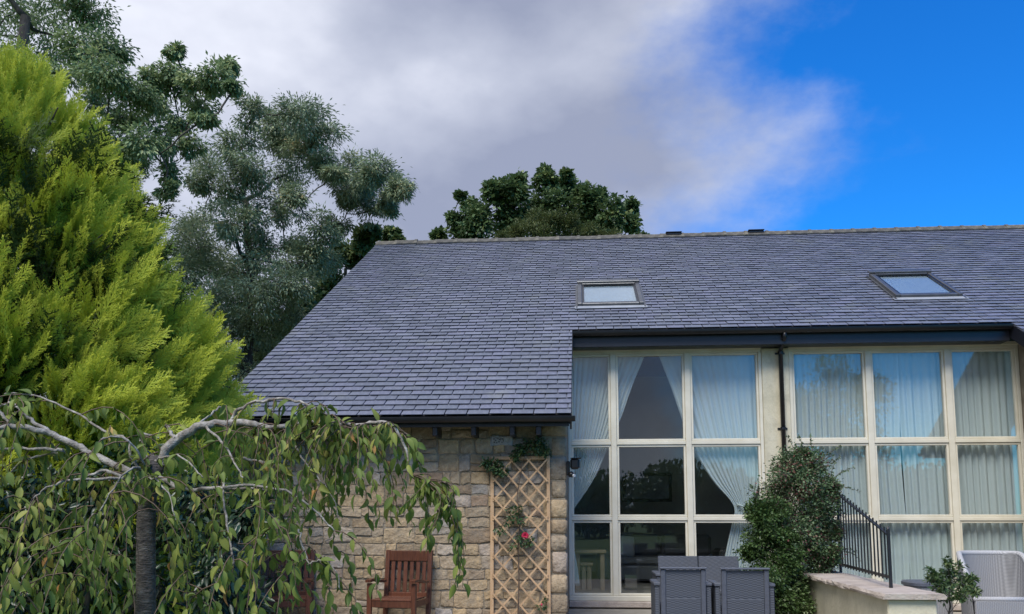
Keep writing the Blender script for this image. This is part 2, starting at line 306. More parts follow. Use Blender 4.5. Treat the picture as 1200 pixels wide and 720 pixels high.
def thing(name, label, cat, loc, group=None):
    o = bpy.data.objects.new(name, None); C.objects.link(o); o.location = [float(q) for q in loc]; o.empty_display_size = 0.2
    o['label'] = label; o['category'] = cat
    if group: o['group'] = group
    return o
def tag(o, label, cat, group=None):
    o['label'] = label; o['category'] = cat
    if group: o['group'] = group
    return o

def bulk(name, bv, bf, R, T, m, rnd, tip=None, flat=False):
    """many copies of one small leaf shape as ONE mesh; bv (n,3), bf equal-sized faces, R (m,3,3) columns = leaf axes, T (m,3)"""
    bv = np.asarray(bv, float); bf = np.asarray(bf, int); n = len(bv); k = len(T)
    V = (np.einsum('mij,nj->mni', R, bv) + T[:, None, :]).reshape(-1, 3)
    Fc = (bf[None] + (np.arange(k) * n)[:, None, None]).reshape(-1, bf.shape[1])
    me = bpy.data.meshes.new(name); me.vertices.add(len(V)); me.vertices.foreach_set('co', V.astype(np.float32).ravel())
    nl = Fc.size; me.loops.add(nl); me.loops.foreach_set('vertex_index', Fc.astype(np.int32).ravel())
    me.polygons.add(len(Fc)); me.polygons.foreach_set('loop_start', np.arange(0, nl, Fc.shape[1], dtype=np.int32))
    a = me.attributes.new('rnd', 'FLOAT', 'POINT'); a.data.foreach_set('value', np.repeat(rnd, n).astype(np.float32))
    if tip is not None:
        a = me.attributes.new('tip', 'FLOAT', 'POINT'); a.data.foreach_set('value', np.tile(tip, k).astype(np.float32))
    me.polygons.foreach_set('use_smooth', [not flat] * len(Fc))
    me.materials.append(m); me.update(calc_edges=True); me.validate()
    return me
def frames(D, Nn, size, wid=None):
    """leaf axes: x = along leaf, y = across, z = normal; scaled"""
    D = D / (np.linalg.norm(D, axis=1, keepdims=True) + 1e-9)
    Nn = Nn - D * (Nn * D).sum(1, keepdims=True); Nn /= (np.linalg.norm(Nn, axis=1, keepdims=True) + 1e-9)
    B = np.cross(Nn, D)
    size = np.asarray(size)[:, None]; wd = size if wid is None else np.asarray(wid)[:, None]
    return np.stack([D * size, B * wd, Nn * size], axis=2)
# leaf shapes, length 1 along x
LEAF4 = ([(0, 0, 0), (0.45, 0.5, 0.06), (1, 0, -0.08), (0.45, -0.5, 0.06)], [(0, 2, 1), (0, 3, 2)])
LEAF6 = ([(0, 0, 0), (0.3, 0.42, 0.05), (0.68, 0.34, 0.02), (1, 0, -0.12), (0.68, -0.34, 0.02), (0.3, -0.42, 0.05), (0.5, 0, -0.03)], [(0, 6, 1), (1, 6, 2), (2, 6, 3), (3, 6, 4), (4, 6, 5), (5, 6, 0)])
def cherry_leaf(curl=.26, fold=.45):
    xs = [0.0, 0.12, 0.3, 0.52, 0.74, 0.9, 1.0]; wd = [0.0, 0.115, 0.20, 0.215, 0.145, 0.05, 0.0]
    V = []; Fc = []
    for x, q in zip(xs, wd):
        dz = -curl * x * x
        V += [(x, -q, dz + fold * q), (x, 0, dz), (x, q, dz + fold * q)]
    for i in range(len(xs) - 1):
        a, b = i * 3, i * 3 + 3
        Fc += [(a, a + 1, b + 1, b), (a + 1, a + 2, b + 2, b + 1)]
    return V, Fc
# ------------------------------------------------------------------ ground
def sheet(name, x0, x1, y0, y1, z, m, n=1):
    o = obj(name, MB().add([(x0, y0, z), (x1, y0, z), (x1, y1, z), (x0, y1, z)], [(0, 1, 2, 3)]).mesh(name, m)); o['kind'] = 'structure'; return o
sheet('ground', -600, 600, -600, 600, -0.006, MT['lawn'])
sheet('patio', -3.6, 12, 7.2, 13.62, 0.0, MT['patio'])

# ------------------------------------------------------------------ the house
PIT = math.atan(0.585); cp, sp_ = math.cos(PIT), math.sin(PIT)
EY, EZ = 10.35, 2.645          # slate edge at the low eave
CUTY = 13.2                    # slate edge over the glazing
RY = 19.05                     # ridge
XL, XA, XB, XR = -4.69, -0.10, 6.50, 12.3   # verge, recess left, recess right, far verge
def roofp(x, s, h=0.0): return np.array([x, EY + s * cp - h * sp_, EZ + s * sp_ + h * cp])
S_CUT = (CUTY - EY) / cp; S_R = (RY - EY) / cp
house = thing('stone_house', 'long stone house with blue grey slate roof and tall cream framed glazing', 'house', (1.0, 11.0, 0))

# roof deck
deck = MB()
def slab(x0, x1, s0, s1, h0, h1):
    P = [roofp(x, s, h) for h in (h0, h1) for (x, s) in ((x0, s0), (x1, s0), (x1, s1), (x0, s1))]
    deck.add(P, [(0, 3, 2, 1), (4, 5, 6, 7), (0, 1, 5, 4), (1, 2, 6, 5), (2, 3, 7, 6), (3, 0, 4, 7)])
slab(XL + .02, XA - .02, 0.05, S_R, -0.14, -0.012)
slab(XA - .02, XB + .02, S_CUT + 0.05, S_R, -0.139, -0.0125)
slab(XB + .02, XR - .02, 0.05, S_R, -0.14, -0.012)
Zr = roofp(0, S_R)[2]; BY = 2 * RY - EY
deck.add([(XL, RY, Zr - .02), (XR, RY, Zr - .02), (XR, BY, 2.6), (XL, BY, 2.6), (XL, RY, Zr - .15), (XR, RY, Zr - .15), (XR, BY, 2.47), (XL, BY, 2.47)],
         [(0, 1, 2, 3), (7, 6, 5, 4), (0, 4, 5, 1), (1, 5, 6, 2), (2, 6, 7, 3), (3, 7, 4, 0)])
roof = part('roof', deck, MT['underlay'], house)

# slates
rng = np.random.default_rng(5); random.seed(5)
G, SW, ST, SLN = 0.165, 0.275, 0.008, 0.37
SKY = []          # roof-light outlines in (x, s), filled below
slates = []
k = 0
while k * G < S_R - 0.06:
    s = k * G
    segs = [(XL, XA), (XB, XR)] if s < S_CUT - 0.02 else [(XL, XR)]
    for (a, b) in segs:
        x = XL - SW + (k % 2) * SW / 2 + random.uniform(-.012, .012)
        while x < b:
            x0, x1 = max(x, a), min(x + SW, b)
            if x1 - x0 > 0.03: slates.append((x0, x1, s))
            x += SW
    k += 1
tl = 0.105         # slates kick up at the tail and leave a shadow gap over the course below
def slate_axes(dt, rz):
    t = PIT - tl + dt
    ay = np.array([0, math.cos(t), math.sin(t)]); azv = np.array([0, -math.sin(t), math.cos(t)]); ax = np.array([1.0, 0, 0])
    ax, ay = ax * math.cos(rz) + ay * math.sin(rz), ay * math.cos(rz) - ax * math.sin(rz)
    return ax, ay, azv
# one slate: front edge on the course line, riding over the course below
SB = [(-.5, 0, 0), (.5, 0, 0), (.5, 1, 0), (-.5, 1, 0), (-.5, -0.008, 1), (.5, -0.008, 1), (.5, 1, 1), (-.5, 1, 1)]
SBF = [(0, 3, 2, 1), (4, 5, 6, 7), (0, 1, 5, 4), (1, 2, 6, 5), (2, 3, 7, 6), (3, 0, 4, 7)]
smesh = MB().add([(x, y * SLN, z * ST) for x, y, z in SB], SBF).mesh('slate', MT['slate_o'])
dist = sorted(range(len(slates)), key=lambda i: np.linalg.norm(roofp((slates[i][0] + slates[i][1]) / 2, slates[i][2]) - np.array([0, 0, EYE])) + (50 if slates[i][0] > 6.2 or slates[i][1] - slates[i][0] < 0.1 else 0))
near = set(dist[:300])
Rs, Ts, rr = [], [], []
for i, (x0, x1, s) in enumerate(slates):
    ax, ay, azv = slate_axes(random.gauss(0, .006), random.gauss(0, .004))
    wdt = (x1 - x0) - 0.013
    p = roofp((x0 + x1) / 2, s + random.gauss(0, .002), 0.024 + random.uniform(0, .004))
    if i in near:
        o = obj('slate', smesh, roof, p)
        o.matrix_local = Matrix(((ax[0] * wdt, ay[0], azv[0], p[0]), (ax[1] * wdt, ay[1], azv[1], p[1]), (ax[2] * wdt, ay[2], azv[2], p[2]), (0, 0, 0, 1)))
    else:
        Rs.append(np.stack([ax * wdt, ay * SLN, azv * ST], 1)); Ts.append(p); rr.append(random.random())
obj('slate_courses', bulk('slate_courses', SB, SBF, np.array(Rs), np.array(Ts), MT['slate'], np.array(rr), flat=True), roof, kind='stuff')

# ridge tiles and vents
def ridge_tile(L):
    mb = MB(); hw, hh, th = 0.17, 0.095, 0.02
    for (a, b, e) in ((0, L, 0), (L - 0.035, L + 0.03, 0.013)):
        prof = [(-hw - e, -hh - e * .2), (-0.05 - e * .5, 0.015 + e), (0.05 + e * .5, 0.015 + e), (hw + e, -hh - e * .2), (hw + e - .01, -hh - th), (0, -0.01), (-hw - e + .01, -hh - th)]
        V = [(a, y, z) for y, z in prof] + [(b, y, z) for y, z in prof]; n = len(prof)
        mb.add(V, [(i, (i + 1) % n, n + (i + 1) % n, n + i) for i in range(n)] + [tuple(range(n)), tuple(range(2 * n - 1, n - 1, -1))])
    return mb.mesh('ridge_tile', MT['ridge'])
RL = 0.47; rm = ridge_tile(RL)
vents = [at(789, 276, RY)[0], at(885, 272, RY)[0]]
n = int((XR - XL) / RL)
for i in range(n):
    o = obj('ridge_tile', rm, roof, (XL + i * RL, RY, Zr + 0.055 + random.uniform(-.008, .008))); o.rotation_euler = (random.gauss(0, .015), random.gauss(0, .008), 0)
for vx in vents:
    mb = MB().box(vx - .16, vx + .16, RY - .12, RY + .12, Zr + 0.02, Zr + 0.07)
    mb.box(vx - .18, vx + .18, RY - .15, RY + .15, Zr + 0.071, Zr + 0.09)
    part('ridge_vent', mb, MT['black'], roof, 0.01)

# verges, barge boards
def barge(x, th, s0, s1):
    mb = MB(); P = [roofp(xx, s, h) for xx in (x - th, x) for (s, h) in ((s0, -0.20), (s0, 0.0), (s1, 0.0), (s1, -0.20))]
    mb.add(P, [(0, 1, 2, 3), (7, 6, 5, 4), (0, 4, 5, 1), (1, 5, 6, 2), (2, 6, 7, 3), (3, 7, 4, 0)])
    return part('barge_board', mb, MT['fascia'], house)
barge(XL - 0.001, 0.025, 0.03, S_R); barge(XA + .001, 0.022, 0.03, S_CUT); barge(XB + .021, 0.022, 0.03, S_CUT + .25)

# gutters: half-round trough with a rolled lip
def gutter(x0, x1, y, z, r=0.06):
    mb = MB(); pr = [(r * math.cos(t), r * math.sin(t)) for t in np.linspace(math.pi, 2 * math.pi, 11)]
    pr = [(-r - .008, 0.012), (-r, 0.012)] + pr + [(r, .012)]; pr2 = [(p[0] * 0.93, p[1] * 0.93 + .004) for p in pr[::-1]]; pr = pr + pr2; n = len(pr)
    V = [(x, y + a, z + b) for x in (x0, x1) for a, b in pr]
    mb.add(V, [(i, (i + 1) % n, n + (i + 1) % n, n + i) for i in range(n)])
    for x in (x0, x1): mb.add([(x, y + a, z + b) for a, b in pr[1:14]], [tuple(range(13))])
    xx = x0 + 0.45
    while xx < x1 - .2:
        mb.add([(q, y + a * 1.06, z + b * 1.06) for q in (xx, xx + .03) for a, b in pr[1:14]], [(i, i + 1, 13 + i + 1, 13 + i) for i in range(12)]); xx += 0.95
    return part('gutter', mb, MT['black'], house)
gutter(XL + .02, XA + .045, EY - .03, EZ - 0.03, .05)
gutter(XB - .02, XR, EY - .03, EZ - 0.03, .05)
cz = roofp(0, S_CUT)[2]
gutter(XA + .005, XB - .005, CUTY - .03, cz - 0.03, 0.062)
part('fascia', MB().box(XL + .1, XA - .03, EY + .05, EY + .075, EZ - .125, EZ - .012), MT['fascia'], house)
part('fascia', MB().box(XB + .05, XR, EY + .05, EY + .075, EZ - .125, EZ - .012), MT['fascia'], house)
part('fascia', MB().box(XA + .003, XB - .004, CUTY + .04, CUTY + .07, cz - .25, cz - .01), MT['fascia'], house, 0.004)
part('soffit', MB().box(XA + .004, XB - .004, CUTY + .072, 13.6, cz - .245, cz - .225), MT['fascia'], house)
# rafter feet under the low eave
for px in (318, 352, 394, 436, 514, 558, 602, 632):
    p = at(px, 501, 10.72)
    part('rafter_foot', MB().box(p[0] - .03, p[0] + .03, EY + .08, 10.79, EZ - .23, EZ - .10), MT['fascia'], house, 0.006)

# stone walls -------------------------------------------------------
WY = 10.80; CX = -0.18
wmb = MB().box(XL + .11, CX - .012, WY, WY + .5, 0, EZ + 0.2)
wall = part('wall', wmb, MT['mortar'], house)
g = MB()      # left gable, with its slope
g.add([(XL + .11, WY + .5, 0), (XL + .11, BY - .4, 0), (XL + .11, BY - .4, 2.5), (XL + .11, RY, Zr - .16), (XL + .11, WY + .5, EZ + .3), (XL + .5, WY + .5, 0), (XL + .5, BY - .4, 0), (XL + .5, BY - .4, 2.5), (XL + .5, RY, Zr - .16), (XL + .5, WY + .5, EZ + .3)],
      [(0, 1, 2, 3, 4), (9, 8, 7, 6, 5), (0, 5, 6, 1), (1, 6, 7, 2), (2, 7, 8, 3), (3, 8, 9, 4), (4, 9, 5, 0)])
part('gable_wall', g, MT['mortar'], house)
part('back_wall', MB().box(XL + .5, XR - .2, BY - .8, BY - .45, 0, 2.45), MT['mortar'], house)
def tri(x0, x1):
    mb = MB(); P = [(WY + .5, 0), (13.6, 0), (13.6, roofp(0, (13.6 - EY) / cp)[2] - .18), (WY + .5, roofp(0, (WY + .5 - EY) / cp)[2] - .18)]
    mb.add([(x0, y, z) for y, z in P] + [(x1, y, z) for y, z in P], [(0, 1, 2, 3), (7, 6, 5, 4), (0, 4, 5, 1), (1, 5, 6, 2), (2, 6, 7, 3), (3, 7, 4, 0)]); return mb
part('return_wall', tri(-0.6, CX - .012), MT['mortar'], house)
part('return_wall', tri(6.77, 7.2), MT['mortar'], house)
part('wing_wall', MB().box(6.77, XR - .1, WY, WY + .5, 0, EZ + .2), MT['mortar'], house)

def stone_mesh(wd, ht, prot, seed, boxy=0.0, m=None):
    r = random.Random(seed); hx, hz = wd / 2, ht / 2; c = min(hx, hz) * r.uniform(.1, .34) * (1 - boxy)
    base = [(-hx + c, -hz), (r.uniform(-.3, .3) * hx, -hz), (hx - c, -hz), (hx, -hz + c), (hx, hz - c), (hx - c, hz), (r.uniform(-.3, .3) * hx, hz), (-hx + c, hz), (-hx, hz - c), (-hx, -hz + c)]
    j = 0.013
    base = [(x + r.uniform(-j, j), z + r.uniform(-j, j)) for x, z in base]; n = len(base)
    sl = r.uniform(-.12, .12), r.uniform(-.12, .12)
    V = [(x, 0.02, z) for x, z in base] + [(x * .985, -prot * r.uniform(.45, .75), z * .98) for x, z in base]
    V += [(x * .90 + r.uniform(-j, j) * .8, -prot * r.uniform(.7, 1.25) + sl[0] * x * .06 + sl[1] * z * .06, z * .86 + r.uniform(-j, j) * .6) for x, z in base]
    V += [(0, -prot * r.uniform(.8, 1.5), 0)]
    Fc = []
    for a in (0, 1):
        for i in range(n): Fc.append((a * n + i, a * n + (i + 1) % n, (a + 1) * n + (i + 1) % n, (a + 1) * n + i))
    for i in range(n): Fc.append((2 * n + i, 2 * n + (i + 1) % n, 3 * n))
    mb = MB().add(V, Fc)
    return mb.mesh('stone', m or MT['stone'], smooth=False)
rs = random.Random(21); sd_ = 0
def lay(x, z, wd, ht, par, Y=WY, m=None):
    global sd_; sd_ += 1; gp = rs.uniform(.008, .019)
    return obj('stone', stone_mesh(wd - gp, ht - gp, rs.uniform(.007, .022), sd_, 0.0, m), par, (x + wd / 2, Y, z + ht / 2))
QW = []       # quoins climb the right corner
z = 0.0; i = 0
while z < EZ + 0.1:
    h = rs.uniform(.20, .33); wq = rs.choice((0.2, 0.24, 0.34)) if i % 2 else rs.choice((0.36, .3)); i += 1
    if z + h > EZ + .06: h = EZ + .12 - z
    if h < .05: break
    mb = MB().box(CX - wq + .015, CX + rs.uniform(0, .012), WY - rs.uniform(.012, .03), WY + (0.3 if i % 2 else .2), z + .009, z + h - .009)
    me = mb.mesh('quoin', MT['stone'], 0.022, True)
    for v in me.vertices: v.co += Vector((rs.uniform(-.007, .007), rs.uniform(-.007, .007), rs.uniform(-.006, .006)))
    q = obj('quoin', me, wall); QW.append((z, z + h, CX - wq)); z += h
def quoin_edge(z0, z1): return min(x for a, b, x in QW if a < z1 and b > z0)
z = 0.0; SX0 = XL + .13
datep = at(588, 517, WY)
while z < EZ + .05:
    H = rs.choice((.13, .17, .20, .25, .28, .22, .15)); 
    if z + H > EZ - .02: H = EZ + .10 - z
    x = SX0; xe = quoin_edge(z + .01, z + H - .01)
    while x < xe - 0.03:
        wd = rs.uniform(.14, .42) * (0.8 if H < .2 else 1)
        if xe - (x + wd) < .14: wd = xe - x
        if wd > .55: wd = wd / 2
        t = rs.random()
        if H > .19 and t < .42:
            h1 = H * rs.uniform(.38, .62)
            n = 1 if rs.random() < .5 else 2
            lay(x, z, wd, h1, wall)
            if n == 2 and wd > .3:
                f = rs.uniform(.35, .65); lay(x, z + h1, wd * f, H - h1, wall); lay(x + wd * f, z + h1, wd * (1 - f), H - h1, wall)
            else: lay(x, z + h1, wd, H - h1, wall)
        else: lay(x, z, wd, H, wall)
        x += wd
    z += H
# the pale grey stone with worn marks, set proud of its neighbours
dm = stone_mesh(.27, .135, .036, 999, 0.3, MT['greystone']); dm.materials.append(MT['carve'])
bm = bmesh.new(); bm.from_mesh(dm)
def dimple(cx, czz, rx, rz):
    vs_ = [bm.verts.new((cx + rx * math.cos(t), -0.047, czz + rz * math.sin(t))) for t in np.linspace(0, 2 * math.pi, 9)[:-1]]
    f = bm.faces.new(vs_); f.material_index = 1
for cx, czz, rx, rz in ((-.095, .022, .010, .010), (-.075, .005, .012, .007), (-.090, -.020, .011, .008), (-.060, -.026, .008, .008), (-.045, .026, .009, .008), (-.02, .018, .012, .008), (-.03, -.012, .008, .013), (.012, .022, .014, .006), (.022, .002, .007, .02), (.008, -.022, .010, .006), (-.005, .0, .006, .012)):
    dimple(cx, czz, rx, rz)
bm.to_mesh(dm); bm.free()
o = obj('datestone', dm, wall, (datep[0], WY, datep[2])); o['label'] = 'grey block with worn carved marks'
# stones on the wing that closes the recess on the right
z = 0.0
while z < EZ:
    H = rs.uniform(.2, .3); x = 6.77
    while x < 8.7:
        wd = rs.uniform(.22, .5); lay(x, z, wd, min(H, EZ + .1 - z), [o for o in house.children if o.name.startswith('wing_wall')][0]); x += wd
    z += H

# rendered pier, head, sill
GY = 13.6
ZT, Z2, Z1 = 4.015, 2.575, 1.385
part('pier', MB().box(2.872, 3.29, GY - .05, GY + .35, 0, cz - .25), MT['render'], house, 0.008)
part('lintel', MB().box(CX - .012, 2.871, GY - .02, GY + .3, ZT + .055, cz - .246).box(3.291, 6.77, GY - .02, GY + .3, ZT + .055, cz - .246), MT['render'], house)
for (a, b) in ((CX - .01, 2.870), (3.292, 6.768)):
    part('plinth', MB().box(a, b, GY + .01, GY + .35, 0, 0.018), MT['mortar'], house)
    part('stone_sill', MB().box(a, b, GY - .10, GY + .33, 0.02, 0.115), MT['coping'], house, 0.012)

def window(x0, x1, mull):
    fr = MB().box(x0, x1, GY - .055, GY + .07, ZT + .045, ZT + .10)          # head
    fr.box(x0, x1, GY - .03, GY + .07, ZT - .005, ZT + .043)
    wn = part('window', fr, MT['cream'], house, 0.004)
    part('sill', MB().box(x0, x1, GY - .075, GY + .09, 0.117, 0.195), MT['cream'], wn, 0.008)
    xs = [x0] + mull + [x1]; hw = 0.045
    for i, x in enumerate(xs):
        a, b = (x, x + .05) if i == 0 else ((x - .05, x) if i == len(xs) - 1 else (x - hw, x + hw))
        part('jamb' if i in (0, len(xs) - 1) else 'mullion', MB().box(a, b, GY - .034, GY + .07, 0.196, ZT - .006), MT['cream'], wn, 0.006)
    rows = [(0.196, Z1 - .028), (Z1 + .028, Z2 - .028), (Z2 + .028, ZT - .006)]
    for i in range(len(xs) - 1):
        a = xs[i] + (.05 if i == 0 else hw); b = xs[i + 1] - (.05 if i == len(xs) - 2 else hw)
        for zz in (Z1, Z2): part('transom', MB().box(a + .001, b - .001, GY - .03, GY + .066, zz - .027, zz + .027), MT['cream'], wn, 0.005)
        for (za, zb) in rows:
            e = 0.034; a2, b2, z2, z3 = a + .002, b - .002, za + .002, zb - .002; y0, y1 = GY - .012, GY + .05
            mb = MB().box(a2, b2, y0, y1, z2, z2 + e).box(a2, b2, y0, y1, z3 - e, z3).box(a2, a2 + e, y0 + .001, y1 - .001, z2 + e, z3 - e).box(b2 - e, b2, y0 + .001, y1 - .001, z2 + e, z3 - e)
            part('sash', mb, MT['cream'], wn, 0.004)
            # sealed pane; no two panes sit in exactly the same plane
            tx, tz = random.gauss(0, .0011), random.gauss(0, .0011)
            p = obj('pane', MB().box(-(b2 - a2) / 2 + e - .004, (b2 - a2) / 2 - e + .004, -.003, .003, -(z3 - z2) / 2 + e - .004, (z3 - z2) / 2 - e + .004).mesh('pane', MT['glass']), wn, ((a2 + b2) / 2, GY + .03, (z2 + z3) / 2))
            p.rotation_euler = (tx, 0, tz)
    return wn
window(CX - .009, 2.869, [.537, 1.709]); window(3.293, 6.766, [4.504, 5.704])

# downpipe
dp = at(916, 450, GY - .11)
mb = MB().tube([(dp[0], CUTY - .03, cz - .08), (dp[0], CUTY + .0, cz - .16), (dp[0], GY - .11, cz - .30), (dp[0], GY - .11, 0.05)], 0.035, 12)
pipe = part('downpipe', mb, MT['black'], house, smooth=True)
for zz in (3.97, 2.78, 1.5):
    part('pipe_clip', MB().lathe((dp[0], GY - .11, zz), [(.036, -.02), (.045, -.02), (.045, .02), (.036, .02)], 14).box(dp[0] - .075, dp[0] + .075, GY - .062, GY - .052, zz - .015, zz + .015), MT['black'], pipe)

# roof lights
def skylight(px0, px1, pyt, pyb):
    s_of = lambda py, px: None
    # meet sight line with roof plane
    def hit(px, py):
        r = fw + rt * (px - 600) / F + upv * (YP - py) / F; n_ = np.array([0, -sp_, cp]); p0 = roofp(0, 0)
        tt = ((p0 - np.array([0, 0, EYE])) @ n_) / (r @ n_); q = r * tt + np.array([0, 0, EYE]); return q[0], (q[1] - EY) / cp
    (xa, sb), (xb, _) = hit(px0, pyb), hit(px1, pyb); _, st_ = hit((px0 + px1) / 2, pyt)
    def rb(mb, x0, x1, s0, s1, h0, h1):
        P = [roofp(x, s, h) for h in (h0, h1) for (x, s) in ((x0, s0), (x1, s0), (x1, s1), (x0, s1))]
        return mb.add(P, [(0, 3, 2, 1), (4, 5, 6, 7), (0, 1, 5, 4), (1, 2, 6, 5), (2, 3, 7, 6), (3, 0, 4, 7)])
    f = 0.075
    mb = MB(); rb(mb, xa, xa + f, sb, st_, -.05, .10); rb(mb, xb - f, xb, sb, st_, -.05, .10); rb(mb, xa + f + .001, xb - f - .001, sb, sb + f, -.05, .092); rb(mb, xa + f + .001, xb - f - .001, st_ - f, st_, -.05, .10)
    sk = part('skylight', mb, MT['metal'], house, 0.008)
    mb = MB(); rb(mb, xa - .01, xb + .01, st_ - .05, st_ + .09, .101, .135); part('hood', mb, MT['metal'], sk, 0.008)
    mb = MB(); rb(mb, xa - .05, xb + .05, sb - .13, sb - .002, .038, .046); part('flashing', mb, MT['lead'], sk)
    mb = MB(); rb(mb, xa - .035, xa - .002, sb - .1, st_ + .02, .034, .05); part("flashing", mb, MT["metal"], sk); mb = MB(); rb(mb, xb + .002, xb + .035, sb - .1, st_ + .02, .034, .05); part('flashing', mb, MT['metal'], sk)
    mb = MB(); i_ = .035; a, b, c, d = xa + f + .002, xb - f - .002, sb + f + .002, st_ - f - .002
    rb(mb, a, a + i_, c, d, .03, .085); rb(mb, b - i_, b, c, d, .03, .085); rb(mb, a + i_, b - i_, c, c + i_, .03, .084); rb(mb, a + i_, b - i_, d - i_, d, .03, .084); part('sash', mb, MT['black'], sk)
    mb = MB(); rb(mb, a + i_ - .004, b - i_ + .004, c + i_ - .004, d - i_ + .004, .062, .068); part('pane', mb, MT['skyglass'], sk)
    mb = MB(); rb(mb, a + i_, b - i_, c + i_, d - i_, .044, .047); part('blind', mb, MT['white'], sk)
skylight(677, 755, 337, 362); skylight(1049, 1130, 325, 352)

# the room behind the glazing
FZ = 0.20
part('room_floor', MB().box(-.55, 6.75, GY + .34, 19.5, FZ - .06, FZ), MT['carpet'], house)
part('room_wall', MB().box(-.55, 6.75, 19.5, 19.6, FZ, 4.6), MT['plaster'], house)
part('room_wall', MB().box(-.65, -.552, GY + .34, 19.6, FZ, 4.4), MT['plaster'], house)
part('room_wall', MB().box(6.752, 6.76, GY + .34, 19.6, FZ, 4.4), MT['plaster'], house)
part('room_wall', MB().box(2.95, 3.05, GY + .36, 17, FZ, 4.4), MT['plaster'], house)
# ceiling beam line
part('curtain_rail', MB().box(-.17, 2.86, GY + .14, GY + .165, ZT + .0, ZT + .025), MT['white'], house)
part('curtain_rail', MB().box(3.30, 6.76, GY + .14, GY + .165, ZT + .0, ZT + .025), MT['white'], house)

# curtains ----------------------------------------------------------
def curtain(label, xl, xr, z0, folds, seed, amp=.035, tie=None, Yc=GY + .153, nu=160, nv=60):
    r = random.Random(seed); ph = [r.uniform(0, 6.28) for _ in range(5)]
    V = []; Fc = []
    for j in range(nv + 1):
        t = j / nv; z = ZT * (1 - t) + z0 * t; a, b = xl(z), xr(z)
        for i in range(nu + 1):
            u = i / nu
            uu = u + .012 * math.sin(ph[0] + 9 * u) + 0.006 * math.sin(ph[3] + 23 * u)
            sq = min(1.0, max(.25, (b - a) / 1.2))
            y = amp * (0.75 * math.sin(2 * math.pi * folds * uu + ph[1] + .5 * t * math.sin(ph[4] + 7 * u)) + .4 * math.sin(2 * math.pi * folds * .43 * uu + ph[2])) * (.35 + .65 * min(1, t * 4)) * sq ** .5
            V.append((a + (b - a) * u + .004 * math.sin(2 * math.pi * folds * uu + ph[1] + 1.2), Yc - .006 + y, z + (0.02 * math.sin(2 * math.pi * folds * uu) if j == nv else 0)))
    for j in range(nv):
        for i in range(nu):
            q = j * (nu + 1) + i; Fc.append((q, q + 1, q + nu + 2, q + nu + 1))
    me = bpy.data.meshes.new('curtain'); me.from_pydata(V, [], Fc); me.materials.append(MT['curtain']); me.polygons.foreach_set('use_smooth', [True] * len(Fc))
    c = tag(obj('curtain', me), label, 'curtain', 'sheer curtains behind the glazing')
    if tie:
        zt, a, b = tie
        part('tieback', MB().tube([(a - .02, Yc - .05, zt + .05), ((a + b) / 2, Yc - .085, zt - .005), (b + .03, Yc - .06, zt + .03), (b + .03, Yc + .05, zt + .04), ((a + b) / 2, Yc + .07, zt), (a - .02, Yc - .05, zt + .05)], .014, 6), MT['tie'], c, smooth=True)
    return c
def interp(pts):
    zs = [p[0] for p in pts]; xs = [p[1] for p in pts]
    return lambda z: float(np.interp(z, zs[::-1], xs[::-1]))
YC = GY + .15
def px_(x, y): return at(x, y, YC)
def smooth_edge(pxs):
    P = [px_(*p) for p in pxs]; zs = np.array([p[2] for p in P]); xs = np.array([p[0] for p in P])
    zz = np.linspace(zs.max(), zs.min(), 60); xx = np.interp(zz, zs[::-1], xs[::-1])
    for _ in range(6): xx[1:-1] = (xx[:-2] + 2 * xx[1:-1] + xx[2:]) / 4
    return lambda z: float(np.interp(z, zz[::-1], xx[::-1]))
eL = smooth_edge([(758, 412), (740, 455), (726, 496), (712, 527), (697, 562), (676, 592), (668, 600), (666, 607), (668, 620), (673, 645), (678, 672), (680, 690)])
eR = smooth_edge([(770, 412), (787, 455), (802, 500), (814, 530), (835, 565), (856, 586), (864, 592), (863, 600), (857, 615), (852, 640), (846, 670), (842, 692)])
curtain('pale sheer curtain swept back to the stone corner, partly hidden by it', lambda z: -.16, eL, 0.35, 15, 3, .024)
curtain('pale sheer curtain tied back beside the cream pier, above the round green shrub', eR, lambda z: 2.83 - .12 * math.exp(-((z - 1.58) / .3) ** 2), 0.24, 14, 4, .024, tie=(1.56, 2.47, 2.74))
curtain('drawn sheer curtain behind the railing, between the pier and the dark slit', lambda z: 3.31, lambda z: 5.00 + .02 * math.sin(z * 2), 0.23, 17, 7, .032)
curtain('drawn sheer curtain behind the wicker armchair, right of the dark slit', lambda z: 5.05 - .015 * z, lambda z: 6.74, 0.23, 15, 8, .034)

